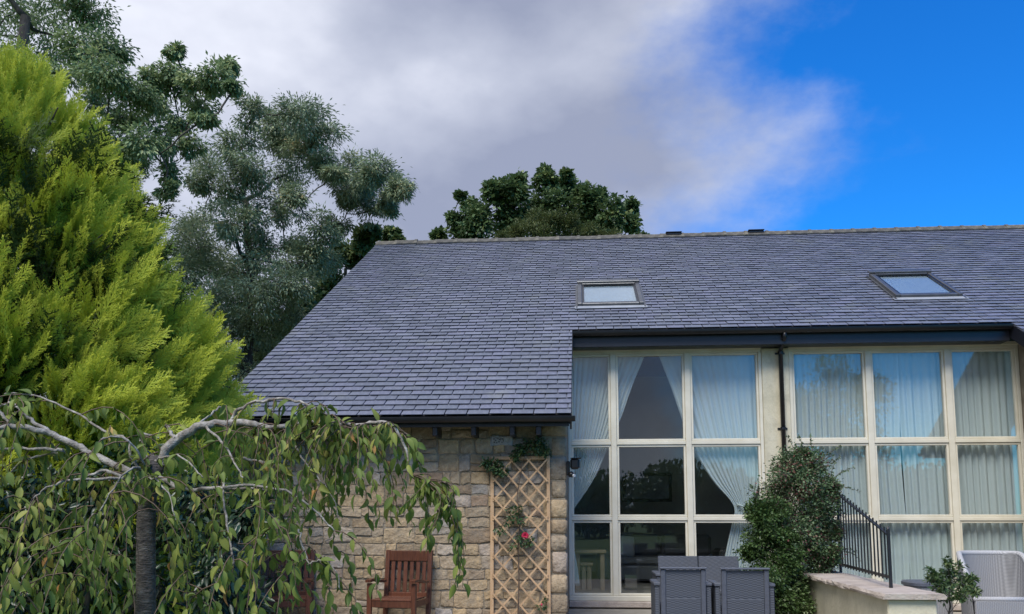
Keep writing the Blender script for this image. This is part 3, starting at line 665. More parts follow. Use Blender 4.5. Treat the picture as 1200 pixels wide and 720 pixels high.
# furniture in the room ---------------------------------------------
p = at(790, 662, 16.30)
sf = thing('sofa', 'grey cloth sofa seen dimly through the glazing', 'sofa', (1.45, 16.40, FZ))
part('base', MB().box(.55, 2.5, 16.05, 16.85, FZ + .05, FZ + .32), MT['sofa'], sf, .03)
for a in (.57, 1.54): part('seat_cushion', MB().box(a, a + .93, 16.03, 16.65, FZ + .33, FZ + .47), MT['sofa'], sf, .04)
for a in (.57, 1.54): part('back_cushion', MB().box(a, a + .93, 16.60, 16.84, FZ + .48, FZ + .88), MT['sofa'], sf, .06)
for a in (.30, 2.52): part('arm', MB().box(a, a + .23, 16.03, 16.85, FZ + .05, FZ + .62), MT['sofa'], sf, .05)
def pillow(label, x, y, z, s, rz, m):
    n = 8; V = []; Fc = []
    for sg in (-1, 1):
        for j in range(n + 1):
            for i in range(n + 1):
                u, v = i / n * 2 - 1, j / n * 2 - 1; b = (1 - u ** 4) * (1 - v ** 4)
                V.append((u * s * (1 - .06 * v * v), sg * .09 * b ** .6, v * s * (1 - .06 * u * u)))
    for q in (0, (n + 1) ** 2):
        for j in range(n):
            for i in range(n): a = q + j * (n + 1) + i; Fc.append((a, a + 1, a + n + 2, a + n + 1))
    o = obj('cushion', MB().add(V, Fc).mesh('cushion', m, smooth=True), None, (x, y, z)); o.rotation_euler = (-.25, .05, rz); tag(o, label, 'cushion'); return o
pillow('pale square cushion leaning on the dim sofa', .82, 16.48, FZ + .66, .2, .2, MT['cushion'])
def table(name, label, x0, x1, y0, y1, zt, m):
    t = thing(name, label, 'table', ((x0 + x1) / 2, (y0 + y1) / 2, FZ))
    part('table_top', MB().box(x0, x1, y0, y1, zt - .05, zt), m, t, .008)
    for x in (x0 + .03, x1 - .1):
        for y in (y0 + .03, y1 - .1): part('leg', MB().box(x, x + .07, y, y + .07, FZ, zt - .051), m, t, .004)
    return t
table('console_table', 'oak side table behind the swept back curtain', -.12, .42, 14.45, 15.00, FZ + .66, MT['oak'])
table('nest_table', 'smaller oak table tucked under the side table', -.02, .2, 14.55, 14.85, FZ + .45, MT['oak'])
pf = thing('picture_frame', 'dark framed picture hung on the room wall above the sofa', 'picture', (1.5, 19.47, 1.75))
part('frame', MB().box(.95, 2.05, 19.46, 19.499, 1.75, 2.4), MT['black'], pf)
part('print', MB().box(1.02, 1.98, 19.452, 19.459, 1.82, 2.33), MT['lead'], pf)
# ------------------------------------------------------------------ trellis on the stone wall
ty = WY - .05
a0, a1 = at(577, 540, ty), at(642.5, 540, ty); x0, x1, zt = a0[0], a1[0], at(610, 535, ty)[2]
tr = thing('trellis', 'tall pale wooden diamond trellis fixed to the stone wall', 'trellis', ((x0 + x1) / 2, ty, 0))
pw = .022
for x in (x0, x1): part('post', MB().box(x - pw, x + pw, ty - .014, ty + .018, 0.0, zt), MT['trellis'], tr, .003)
for z in (zt - .02, .12): part('rail', MB().box(x0 + pw + .001, x1 - pw - .001, ty - .012, ty + .016, z - .022, z + .02), MT['trellis'], tr, .003)
ang = math.tan(RAD(48)); stp = 0.215
xa, xb, za, zb = x0 + .01, x1 - .01, .13, zt - .03
for sg, yy in ((1, ty - .024), (-1, ty - .034)):
    c = -6.0
    while c < 8:
        # line z = c + sg*ang*x clipped to the frame
        pts = []
        for x in (xa, xb):
            z = c + sg * ang * x
            if za <= z <= zb: pts.append((x, z))
        for z in (za, zb):
            x = (z - c) / (sg * ang)
            if xa < x < xb: pts.append((x, z))
        if len(pts) >= 2 and math.dist(pts[0], pts[1]) > .08:
            part('slat', MB().bar((pts[0][0], yy, pts[0][1]), (pts[1][0], yy, pts[1][1]), .021, .0085), MT['trellis'], tr)
        c += stp * ang
# ------------------------------------------------------------------ security light on the corner
lp = at(668, 546, WY - .02)
sl = thing('floodlight', 'black twin floodlight and sensor on the stone corner', 'light', (CX + .01, WY + .05, lp[2]))
zc = lp[2]
part('bracket', MB().box(CX + .004, CX + .05, WY + .0, WY + .10, zc - .12, zc + .06), MT['black'], sl, .008)
part('lamp_head', MB().box(CX + .055, CX + .17, WY - .10, WY + .05, zc - .045, zc + .085), MT['black'], sl, .022)
part('lens', MB().box(CX + .171, CX + .178, WY - .085, WY + .035, zc - .03, zc + .07), MT['metal'], sl, .003)
part('visor', MB().box(CX + .06, CX + .19, WY - .11, WY + .055, zc + .087, zc + .095), MT['black'], sl, .003)
part('sensor', MB().tube([(CX + .05, WY - .02, zc - .10), (CX + .06, WY - .05, zc - .11), (CX + .095, WY - .08, zc - .125)], [.03, .04, .026], 12), MT['black'], sl, smooth=True)
part('sensor_window', MB().tube([(CX + .096, WY - .081, zc - .126), (CX + .108, WY - .092, zc - .13)], .02, 10), MT['white'], sl)

# ------------------------------------------------------------------ wooden garden armchairs
def garden_chair(label, px, Yb, rz):
    """built round its own base, back to the wall"""
    t = thing('garden_chair', label, 'chair', (0, 0, 0), 'wooden armchairs against the stone wall')
    W, D, H = .62, .56, 1.0; hw = W / 2; m = MT['wood']
    def leg(x, y, z1, lean=0): 
        mb = MB(); mb.bar((x, y, 0), (x, y + lean, z1), .055, .05); return part('leg', mb, m, t, .004)
    for s in (-1, 1):
        leg(s * (hw - .03), -D / 2 + .03, .63)
        leg(s * (hw - .03), D / 2 - .04, H, .10)
    yb = lambda z: D / 2 - .04 + .10 * z / H
    part('top_rail', MB().bar((-hw + .06, yb(.93), .93), (hw - .06, yb(.93), .93), .05, .13, (0, 0, 1)), m, t, .006)
    part('lower_rail', MB().bar((-hw + .06, yb(.46), .46), (hw - .06, yb(.46), .46), .03, .05, (0, 0, 1)), m, t, .004)
    for i in range(6):
        x = -.205 + i * .082; part('slat', MB().bar((x, yb(.49), .486), (x, yb(.86), .864), .050, .016), m, t, .003)
    for s in (-1, 1):
        arm = MB(); n = 7
        for q in range(n):
            y0_, y1_ = -D / 2 - .03 + q * (D - .05) / n, -D / 2 - .03 + (q + 1) * (D - .05) / n
            f = lambda y: .645 + .02 * math.cos((y + .2) * 9)
            arm.bar((s * (hw - .03), y0_, f(y0_)), (s * (hw - .03), y1_ + .002, f(y1_)), .065, .03, (0, 0, 1))
        part('armrest', arm, m, t)
        part('side_rail', MB().bar((s * (hw - .03), -D / 2 + .06, .39), (s * (hw - .03), D / 2 - .06, .39), .03, .07, (0, 0, 1)), m, t, .004)
    part('front_rail', MB().bar((-hw + .06, -D / 2 + .03, .385), (hw - .06, -D / 2 + .03, .385), .03, .075, (0, 0, 1)), m, t, .004)
    for i in range(6):
        y = -D / 2 + .01 + i * .083; part('seat_slat', MB().box(-hw + .062, hw - .062, y, y + .068, .425, .445), m, t, .004)
    c = at(px, 690, Yb); t.location = (c[0], Yb, 0); t.rotation_euler = (0, 0, rz)
    for ch in t.children: ch.location = (0, 0, 0)
    return t
garden_chair('red brown slatted wooden armchair beside the trellis, in plain view', 468, 10.38, RAD(-9))
garden_chair('red brown wooden armchair half hidden behind the hanging cherry leaves', 336, 10.36, RAD(14))
# dark planter by the hidden chair
pp = at(290, 700, 9.7)
pt = thing('planter', 'dark grey square planter with heavy rim behind the cherry branches', 'planter', (pp[0], 9.7, 0))
mb = MB()
def tap(mb, c, r0, r1, z0, z1):
    return mb.add([(c[0] + sx * r, c[1] + sy * r, z) for r, z in ((r0, z0), (r1, z1)) for sx, sy in ((-1, -1), (1, -1), (1, 1), (-1, 1))], [(0, 3, 2, 1), (4, 5, 6, 7), (0, 1, 5, 4), (1, 2, 6, 5), (2, 3, 7, 6), (3, 0, 4, 7)])
part('body', tap(MB(), pp, .15, .175, 0, .60), MT['pot'], pt, .012)
part('rim', tap(MB(), pp, .198, .205, .602, .665), MT['pot'], pt, .012)
part('soil', MB().box(pp[0] - .17, pp[0] + .17, 9.53, 9.87, .666, .674), MT['bark_dark'], pt)

# ------------------------------------------------------------------ rattan dining set
def rattan_back(t, x0, x1, y, z0, z1, lean, m1, m2, sgn=1):
    """a framed panel: ledge on top, stiles, woven panel set in"""
    yb = lambda z: y + lean * (z - .42)
    f = .052
    for (xa_, xb_) in ((x0, x0 + f), (x1 - f, x1)):
        part('stile', MB().bar(((xa_ + xb_) / 2, yb(z0), z0), ((xa_ + xb_) / 2, yb(z1 - .022), z1 - .022), f, .055), m2, t, .006)
    part('woven_panel', MB().bar(((x0 + x1) / 2, yb(z0 + .24), z0 + .24), ((x0 + x1) / 2, yb(z1 - .03), z1 - .03), x1 - x0 - 2 * f - .002, .02), m1, t)
    part('lower_panel', MB().bar(((x0 + x1) / 2, yb(z0), z0), ((x0 + x1) / 2, yb(z0 + .238), z0 + .238), x1 - x0 - 2 * f - .002, .045), m1, t, .006)
    part('top_ledge', MB().box(x0 - .012, x1 + .012, yb(z1) - .045, yb(z1) + .04, z1 - .02, z1), m2, t, .006)
def cube_chair(label, px0, px1, Yb, flip, grp):
    h = .87; c0, c1 = at(px0, 690, Yb)[0], at(px1, 690, Yb)[0]; xc = (c0 + c1) / 2; wd = c1 - c0
    t = thing('rattan_chair', label, 'chair', (xc, Yb + .3, 0), grp); s = -1   # the back is nearest us, seat beyond it
    hw = wd / 2; aw = .062
    rattan_back(t, xc - hw + aw + .004, xc + hw - aw - .004, Yb, .30, h, -.06, MT['rattan'], MT['rattan_frame'])
    for q in (-1, 1):
        xa_ = xc + q * (hw - aw / 2)
        part('arm_side', MB().box(xa_ - aw / 2 + .004, xa_ + aw / 2 - .004, Yb + .01, Yb + .56, .06, .665), MT['rattan'], t, .006)
        part('arm_cap', MB().box(xa_ - aw / 2 - .006, xa_ + aw / 2 + .006, Yb - .005, Yb + .58, .667, .70), MT['rattan_frame'], t, .006)
        for yy in (Yb + .02, Yb + .52): part('foot', MB().box(xa_ - .02, xa_ + .02, yy, yy + .04, 0, .06), MT['black'], t)
    part('seat', MB().box(xc - hw + aw + .002, xc + hw - aw - .002, Yb + .03, Yb + .56, .28, .40), MT['rattan'], t, .01)
    part('seat_pad', MB().box(xc - hw + aw + .006, xc + hw - aw - .006, Yb + .035, Yb + .55, .401, .445), MT['rattan_frame'], t, .015)
    return t
cube_chair('grey rattan chair with its back turned, farther from the round green shrub', 767, 834, 9.6, 0, 'grey rattan dining chairs')
cube_chair('grey rattan chair with its back turned, beside the round green shrub', 838, 908, 9.55, 0, 'grey rattan dining chairs')
# two-seat rattan sofa facing them
Ys = 12.3
c0, c1 = at(771, 660, Ys)[0], at(865.5, 660, Ys)[0]; xm = (c0 + c1) / 2
sf = thing('rattan_sofa', 'low grey rattan two seat sofa between the chairs and the glazing', 'sofa', (xm, Ys - .3, 0))
for (a, b) in ((c0, xm - .004), (xm + .004, c1)):
    part('back_panel', MB().bar(((a + b) / 2, Ys - .06, .36), ((a + b) / 2, Ys + .02, .865), b - a, .05), MT['rattan'], sf, .008)
for a in (c0 - .085, c1 + .01):
    part('arm', MB().box(a, a + .075, Ys - .66, Ys + .0, .05, .63), MT['rattan'], sf, .008)
    part('arm_cap', MB().box(a - .008, a + .083, Ys - .68, Ys + .01, .632, .665), MT['rattan_frame'], sf, .006)
part('seat', MB().box(c0 - .008, c1 + .008, Ys - .66, Ys - .10, .22, .38), MT['rattan'], sf, .01)
for (a, b) in ((c0, xm - .004), (xm + .004, c1)): part('seat_cushion', MB().box(a, b, Ys - .65, Ys - .12, .381, .46), MT['rattan_frame'], sf, .02)
for x in (c0 - .06, c1 + .02):
    for y in (Ys - .62, Ys - .1): part('foot', MB().box(x, x + .04, y, y + .04, 0, .05), MT['black'], sf)

# ------------------------------------------------------------------ rendered planter wall with coping and railing
n0, n1 = at(1042, 697, 7.85), at(950, 677, 10.3)
XW = (n0[0] + n1[0]) / 2; TOPZ = .70; WT = .42
YN, YF = 7.85, 11.4
pwall = thing('planter_wall', 'cream rendered planter wall with rough stone coping beside the railing', 'wall', (XW + .2, (YN + YF) / 2, 0))
part('wall_body', MB().box(XW, XW + WT, YN, YF, 0, TOPZ), MT['render'], pwall, .012)
# coping flags, each with a riven edge
ys = [YN - .05, 8.75, 9.55, 10.5, YF + .03]; rr_ = random.Random(4)
for a, b in zip(ys[:-1], ys[1:]):
    n = 7; V = []; Fc = []
    for zz, e in ((TOPZ + .002, 0.0), (TOPZ + .026, .012), (TOPZ + .05, -.004)):
        L_ = [(XW - .045 - e + rr_.uniform(-.012, .012), a + .004 + (b - a - .008) * i / n) for i in range(n + 1)]
        R_ = [(XW + WT + .05 + e + rr_.uniform(-.012, .012), a + .004 + (b - a - .008) * i / n) for i in range(n + 1)]
        V += [(x, y, zz + (rr_.uniform(-.003, .003) if zz > TOPZ + .04 else 0)) for x, y in L_ + R_[::-1]]
    q = 2 * (n + 1)
    for k_ in (0, 1):
        for i in range(q): Fc.append((k_ * q + i, k_ * q + (i + 1) % q, (k_ + 1) * q + (i + 1) % q, (k_ + 1) * q + i))
    for k_ in (0, 2):
        for i in range(n): Fc.append((k_ * q + i, k_ * q + i + 1, k_ * q + q - 2 - i, k_ * q + q - 1 - i))
    part('coping_stone', MB().add(V, Fc), MT['coping'], pwall)
CZ = TOPZ + .048
# railing along the coping
r0, r1 = at(1043.5, 685, 8.35), at(984, 664, 10.9)
rx0, rx1 = XW + .12, XW + .14
def rx(y): return np.interp(y, [8.3, 10.8], [PXN, PXF])
# place along the wall so that bars run from near to far
PXN = at(1044, 686, 8.45)[0]; PXF = at(985, 664, 10.75)[0]
rail = thing('railing', 'black iron railing with sloping top rail on the planter wall', 'railing', ((PXN + PXF) / 2, 9.6, CZ))
def rp(t, z): return (PXN + (PXF - PXN) * t, 8.45 + (10.75 - 8.45) * t, z)
ztop = lambda t: 1.25 + (1.70 - 1.25) * t
nb = 17
for i in range(nb):
    # bars are set out evenly along the slope
    t = i / (nb - 1)
    if i == 0:
        part('end_post', MB().bar(rp(0, CZ), rp(0, ztop(0) + .05), .028, .028), MT['iron'], rail, .003)
        part('finial', MB().tube([rp(0, ztop(0) + .051), rp(0, ztop(0) + .075)], [.018, .008], 8), MT['iron'], rail)
    else:
        part('baluster', MB().tube([rp(t, CZ + .07), rp(t, ztop(t) + .045)], .0085, 8), MT['iron'], rail)
part('top_rail', MB().bar(rp(-.005, ztop(-.005)), rp(1.01, ztop(1.01)), .012, .035, (1, 0, .0)), MT['iron'], rail)
part('bottom_rail', MB().bar(rp(0.01, CZ + .10), rp(1.01, CZ + .10), .03, .012, (1, 0, 0)), MT['iron'], rail)
part('end_post', MB().bar(rp(1, CZ), rp(1, ztop(1) + .06), .028, .028), MT['iron'], rail, .003)

# ------------------------------------------------------------------ wicker tub armchair
wy = 10.75
wx0, wx1 = at(1131, 670, wy)[0], at(1209, 670, wy)[0]; wxc = (wx0 + wx1) / 2; R_ = (wx1 - wx0) / 2
wk = thing('wicker_armchair', 'silver grey wicker tub armchair with rolled rim before the right window', 'armchair', (wxc, wy, 0))
def tub(off, lo, hi, n=56):
    """plan outline: flat-sided U, open to the front; the rim drops from the back along the arms"""
    P = []
    for i in range(n + 1):
        t = i / n; a = math.pi * (1.12 - 1.24 * t)         # from the left arm's front round the back to the right arm's front
        ca, sa = math.cos(a), math.sin(a); e = 2.35
        x = (R_ - off) * (abs(ca) ** (2 / e)) * (1 if ca >= 0 else -1); y = (.36 - off) * (abs(sa) ** (2 / e)) * (1 if sa >= 0 else -1)
        back = max(0, min(1, (y + .33) / .52)); back = back * back * (3 - 2 * back)
        P.append((wxc + x * (1 + .05 * back), wy + .05 + y, lo, .46 + (.50) * back))
    return P
mb = MB()
Po = tub(0, .05, 0); Pi = tub(.05, .05, 0); n = len(Po); rows = 10
V = []; Fc = []
for P, inn in ((Po, 0), (Pi, 1)):
    for k_ in range(rows + 1):
        for (x, y, lo, hi) in P:
            l = .09 if not inn else .40
            f = k_ / rows; V.append((x + (x - wxc) * .06 * (f - .7), y, l + (hi - l) * f))
for q in (0, 1):
    for k_ in range(rows):
        for i in range(n - 1):
            a = q * (rows + 1) * n + k_ * n + i; Fc.append((a, a + 1, a + n + 1, a + n))
part('shell', MB().add(V, Fc), MT['wicker'], wk, smooth=True)
rim = [((a[0] + b[0]) / 2 + (a[0] - wxc) * .06 * .3, (a[1] + b[1]) / 2, a[3] + .01) for a, b in zip(Po, Pi)]
part('rim', MB().tube(rim, .034, 8), MT['wicker_rim'], wk, smooth=True)
fa, fb = rim[0], rim[-1]
part('seat_front', MB().box(fa[0] + .01, fb[0] - .01, fa[1] - .02, fa[1] + .03, .09, .435), MT['wicker'], wk, .012)
part('front_rim', MB().tube([(fa[0], fa[1] + .005, .45), (fb[0], fb[1] + .005, .45)], .03, 8), MT['wicker_rim'], wk, smooth=True)
part('seat', MB().box(fa[0] + .02, fb[0] - .02, fa[1] + .032, wy + .33, .36, .43), MT['wicker'], wk, .01)
for sx in (-1, 1):
    for sy in (-.2, .28): part('leg', MB().bar((wxc + sx * (R_ - .12), wy + sy, 0), (wxc + sx * (R_ - .12), wy + sy, .12), .045, .045), MT['rattan_frame'], wk)
# woven side table
sx_, sy_ = at(1087, 690, 11.3)[0], 11.3
st_ = thing('wicker_table', 'low grey wicker side table with rounded top behind the potted shrub', 'table', (sx_, sy_, 0))
def rsq(r, z, e=3.5, k=28): return [(sx_ + r * abs(math.cos(t)) ** (2 / e) * (1 if math.cos(t) >= 0 else -1), sy_ + r * abs(math.sin(t)) ** (2 / e) * (1 if math.sin(t) >= 0 else -1), z) for t in np.linspace(0, 2 * math.pi, k + 1)[:-1]]
def stack(levels, k=28):
    V = []; Fc = []
    for r, z in levels: V += rsq(r, z)
    for a in range(len(levels) - 1):
        for i in range(k): Fc.append((a * k + i, a * k + (i + 1) % k, (a + 1) * k + (i + 1) % k, (a + 1) * k + i))
    Fc += [tuple(range(k))[::-1], tuple((len(levels) - 1) * k + i for i in range(k))]
    return MB().add(V, Fc)
part('body', stack([(.24, .0), (.25, .55)]), MT['wicker'], st_, smooth=False)
part('table_top', stack([(.25, .552), (.275, .565), (.275, .60), (.255, .615)]), MT['rattan_frame'], st_)
# ------------------------------------------------------------------ vegetation
g_ = np.random.default_rng(11)
def unit(v): return v / (np.linalg.norm(v, axis=-1, keepdims=True) + 1e-9)
def curve(p, q, sag, n=7, jit=.03):
    p, q = np.array(p, float), np.array(q, float); L_ = np.linalg.norm(q - p); off = g_.normal(0, jit, 3) * L_
    return [p + (q - p) * t + np.array([0, 0, sag * L_]) * math.sin(math.pi * t) + off * math.sin(math.pi * t) + (g_.normal(0, jit * .35, 3) * L_ if 0 < t < 1 else 0) for t in np.linspace(0, 1, n)]
def skeleton(base, top, r0, clumps, start=.35, sag=.06, rmin=.018, bend=.05, thin=1.0):
    """trunk plus limbs: each clump is reached from the nearest lower point already grown"""
    trunk = curve(base, top, 0, 9, bend); rad = np.linspace(r0, r0 * .38, 9)
    tm = MB().tube(trunk, rad, 10); lm = MB()
    nodes = [(p, r) for p, r in zip(trunk, rad)][int(9 * start):]
    for c in sorted(clumps, key=lambda c: np.linalg.norm(np.array(c[0]) - trunk[5])):
        cc = np.array(c[0]); best = min(nodes, key=lambda n: np.linalg.norm(n[0] - cc) + (1.2 * max(0, n[0][2] - cc[2] + .2)))
        pts = curve(best[0], cc, -sag if cc[2] > best[0][2] else sag, 7, .06); ra = thin * min(best[1] * .72, .02 + .022 * np.linalg.norm(cc - best[0]) + .02)
        rd = np.linspace(ra, max(rmin, ra * .4), 7); lm.tube(pts, rd, 6)
        nodes += [(p, r) for p, r in zip(pts[2:], rd[2:])]
    return tm, lm, nodes
def canopy(clumps, per, lsize, lw, shape, m, droop=.3, tufts=14, tsize=.33, twig=None, rmean=.5, name='crown', shell=.55):
    """clumps (centre, radii, density): each holds many tufts, each tuft many leaves; leaves splay from the tuft centre"""
    T, D, Nn, S, Rn = [], [], [], [], []
    for c, r, dn in clumps:
        nt_ = max(3, int(tufts * dn)); d = unit(g_.normal(0, 1, (nt_, 3))); rr_ = (g_.random(nt_) ** shell)[:, None]
        tc_ = np.array(c) + d * rr_ * np.array(r) * g_.uniform(.6, 1.12, (nt_, 1))
        for q in range(nt_):
            n = max(4, int(per * g_.uniform(.6, 1.3))); sc = tsize * np.mean(r) * g_.uniform(.7, 1.25)
            off = g_.normal(0, 1, (n, 3)) * sc * np.array([.62, .62, .45]); P = tc_[q] + off
            if twig is not None and q % 2 == 0: w_ = min(1, np.mean(r) / .5); twig.tube([np.array(c), tc_[q], tc_[q] + d[q] * sc * .8], [.012 * w_, .007 * w_, .003 * w_], 4, False)
            dd = unit(off) + d[q] * .6 + np.array([0, 0, -droop]) + g_.normal(0, .45, (n, 3))
            T.append(P); D.append(dd); Nn.append(np.array([0, 0, 1.0]) + g_.normal(0, .55, (n, 3)) + d[q] * .5)
            S.append(lsize * g_.uniform(.65, 1.25, n)); Rn.append(np.clip(rmean + g_.normal(0, .14) + g_.normal(0, .17, n), 0, 1))
    T, D, Nn, S, Rn = [np.concatenate(q) for q in (T, D, Nn, S, Rn)]
    return bulk(name, shape[0], shape[1], frames(unit(D), Nn, S, S * lw), T, m, Rn)
def pxclumps(lst, Y, spread, squash=.85, dflt=1.0):
    out_ = []
    for q in lst:
        x, y, r = q[:3]; dn = q[3] if len(q) > 3 else dflt; yy = Y + g_.uniform(-spread, spread); c = at(x, y, yy); R0 = r * yy / F
        out_.append((c, (R0, R0 * 1.15, R0 * squash), dn))
    return out_
def grow(name, label, cat, base, top, r0, clumps, bark, group=None, leaf=None, sk={}, **kw):
    t = thing(name, label, cat, (base[0], base[1], 0), group)
    tm, lm, nodes = skeleton(base, top, r0, clumps, **sk)
    part('trunk', tm, bark, t, smooth=True)
    me = canopy(clumps, m=leaf, twig=lm, **kw)
    part('limbs', lm, bark, t, smooth=True)
    obj('crown', me, t)
    return t

# eucalyptus behind the left end of the roof
EYY = 20.0
ec = pxclumps([(350, 132, 36, 1.2), (374, 155, 30, 1.1), (322, 148, 28), (297, 132, 24, .6), (283, 172, 32, .9), (247, 200, 36, .9), (228, 215, 22, .7), (300, 200, 32), (335, 205, 28, .8), (358, 178, 28, 1.1), (378, 190, 20, .7),
               (405, 216, 26, .9), (420, 203, 26, 1.1), (446, 205, 28, 1.2), (468, 222, 18, 1.1), (436, 244, 22, .9), (408, 238, 18, .7), (455, 240, 14, .8),
               (236, 262, 30, .9), (232, 290, 38, 1.3), (252, 318, 40, 1.4), (300, 250, 26, .6), (330, 250, 22, .5), (308, 292, 30, .8), (330, 308, 36, 1.2), (352, 285, 26, .7), (376, 268, 22, .6), (384, 300, 24, .8),
               (268, 352, 42, 1.4), (312, 345, 38, 1.2), (300, 385, 42, 1.4), (262, 400, 40, 1.3), (345, 335, 30, 1.1), (318, 410, 34, 1.2), (290, 440, 40, 1.2), (240, 360, 34, 1.2), (330, 165, 26, .8), (392, 205, 18, .8), (428, 225, 22, .9), (270, 225, 30, .9), (270, 262, 30, .9), (345, 232, 26, .8), (365, 300, 26, 1), (340, 375, 32, 1.1), (400, 262, 20, .7), (285, 320, 34, 1.1), (215, 320, 34, 1.1), (225, 400, 40, 1.2)], EYY, 1.6)
b0 = at(282, 560, EYY); b0[2] = 0
grow('eucalyptus_tree', 'tall blue green tree with rounded airy clumps above the left roof verge', 'tree', b0, at(288, 235, EYY), .20, ec, MT['bark_dark'], leaf=LM['euc'],
     sk=dict(start=.45), per=200, lsize=.105, lw=.30, shape=LEAF4, droop=.55, tufts=13, tsize=.36, rmean=.45)
# tall tree top left
AY = 16.5
ac = pxclumps([(20, 10, 60, 1.5), (75, -15, 60, 1.5), (60, 40, 40, .8), (105, 25, 34, 1.3), (100, 62, 34, 1.4), (128, 55, 24, 1.1), (130, 90, 34, 1.5), (158, 112, 30, 1.3), (150, 140, 28, 1.1), (20, 70, 36, .7), (70, 85, 30, .6), (45, 100, 30, .6), (110, 118, 30, .9),
               (182, 122, 24, 1.0), (200, 80, 20, .6), (205, 105, 26, .9), (228, 95, 22, .8), (255, 95, 24, .9), (268, 78, 14, .8), (235, 122, 24, .9), (210, 140, 24, .9), (196, 165, 24, .8), (222, 168, 18, .6), (205, 62, 13, .6), (240, 140, 16, .6), (170, 165, 26, .9), (160, 190, 26, .9), (200, 200, 18, .6), (195, 225, 16, .6),
               (-40, 30, 70, 1.4), (-20, -60, 80, 1.4), (-100, 0, 80, 1.2), (-60, 110, 70, 1.2), (120, -30, 24, .8), (175, 95, 18, .7), (275, 105, 10, .5), (140, 170, 30, 1)], AY, 1.5)
b0 = at(20, 560, AY); b0[2] = 0
grow('ash_tree', 'tall dark green tree with drooping limbs rising behind the golden conifer', 'tree', b0, at(30, 20, AY), .26, ac, MT['bark_dark'], leaf=LM['ash'],
     sk=dict(start=.45, sag=.12, rmin=.02), per=140, lsize=.10, lw=.42, shape=LEAF4, droop=.7, tufts=11, tsize=.40, rmean=.45)
# maple beyond the ridge
MY = 34.0
mc = pxclumps([(604, 225, 15, 1.1), (606, 212, 9, .8), (584, 228, 16, 1.1), (575, 222, 9, .7), (640, 212, 13, 1.1), (640, 202, 7, .8), (664, 220, 14, 1.1), (664, 206, 6, .7), (692, 236, 14, 1), (706, 228, 8, .8), (678, 226, 8, .6), (722, 252, 16, 1.1), (740, 244, 8, .8), (738, 260, 10, .8), (550, 238, 9, .7), (540, 229, 5, .6), (558, 248, 12, .9),
               (562, 262, 22, 1.2), (538, 264, 14, .9), (514, 278, 8, .7), (530, 256, 7, .6), (600, 252, 24, 1.3), (630, 245, 24, 1.3), (658, 246, 24, 1.3), (684, 254, 22, 1.3), (704, 266, 20, 1.2), (590, 275, 26, 1.2), (640, 280, 30, 1.2), (690, 285, 26, 1.2), (550, 290, 22, 1)], MY, 1.4, 1.35)
mc = [(c, (r[0] * .8, r[1] * .8, r[2] * .8), dn) for c, r, dn in mc]
b0 = at(640, 560, MY); b0[2] = 0
grow('maple_tree', 'dark green broadleaf tree with pointed tufts showing above the ridge', 'tree', b0, at(640, 250, MY), .28, mc, MT['bark_dark'], leaf=LM['maple'],
     sk=dict(start=.6), per=100, lsize=.185, lw=.75, shape=LEAF4, droop=.35, tufts=12, tsize=.46, rmean=.45)
oc = pxclumps([(604, 272, 16, 1.2), (628, 262, 18, 1.2), (652, 258, 17, 1.2), (672, 264, 16, 1.1), (694, 274, 14, 1), (716, 278, 12, .9), (586, 280, 10, .8), (640, 285, 24, 1.2)], 31.5, .7, 1.0)
b0 = at(645, 560, 31.5); b0[2] = 0
grow('willow_tree', 'paler olive fine leaved tree in front of the dark tree above the ridge', 'tree', b0, at(645, 285, 31.5), .16, oc, MT['bark_dark'], leaf=LM['olive'],
     sk=dict(start=.6), per=130, lsize=.14, lw=.24, shape=LEAF4, droop=-.1, tufts=14, tsize=.3, rmean=.5)
hc = pxclumps([(400, 300, 20, 1.2), (428, 283, 16, 1.1), (436, 272, 9, .8), (454, 277, 9, .9), (466, 284, 7, .7), (385, 325, 24, 1.2), (420, 305, 20, 1.2), (360, 360, 30, 1.2), (462, 272, 5, .5), (340, 380, 30, 1.2), (320, 405, 30, 1.2), (375, 345, 26, 1.2), (300, 430, 30, 1.2)], 22.5, .7, 1.0)
b0 = at(405, 560, 22.5); b0[2] = 0
grow('hazel_tree', 'small dark leafy tree tucked behind the left corner of the ridge', 'tree', b0, at(405, 315, 22.5), .12, hc, MT['bark_dark'], leaf=LM['maple'],
     sk=dict(start=.6), per=60, lsize=.17, lw=.7, shape=LEAF4, tufts=14, tsize=.3, rmean=.6)
b0 = at(755, 560, 36); b0[2] = 0
grow('young_tree', 'tip of a small tree just showing over the ridge beside the vent', 'tree', b0, at(754, 285, 36), .10, pxclumps([(754, 276, 5, .8), (748, 280, 4, .7), (760, 281, 4, .7), (754, 290, 8, 1)], 36, .2, 1.0), MT['bark_dark'], leaf=LM['maple'],
     sk=dict(start=.6), per=40, lsize=.16, lw=.7, shape=LEAF4, tufts=10, tsize=.35)

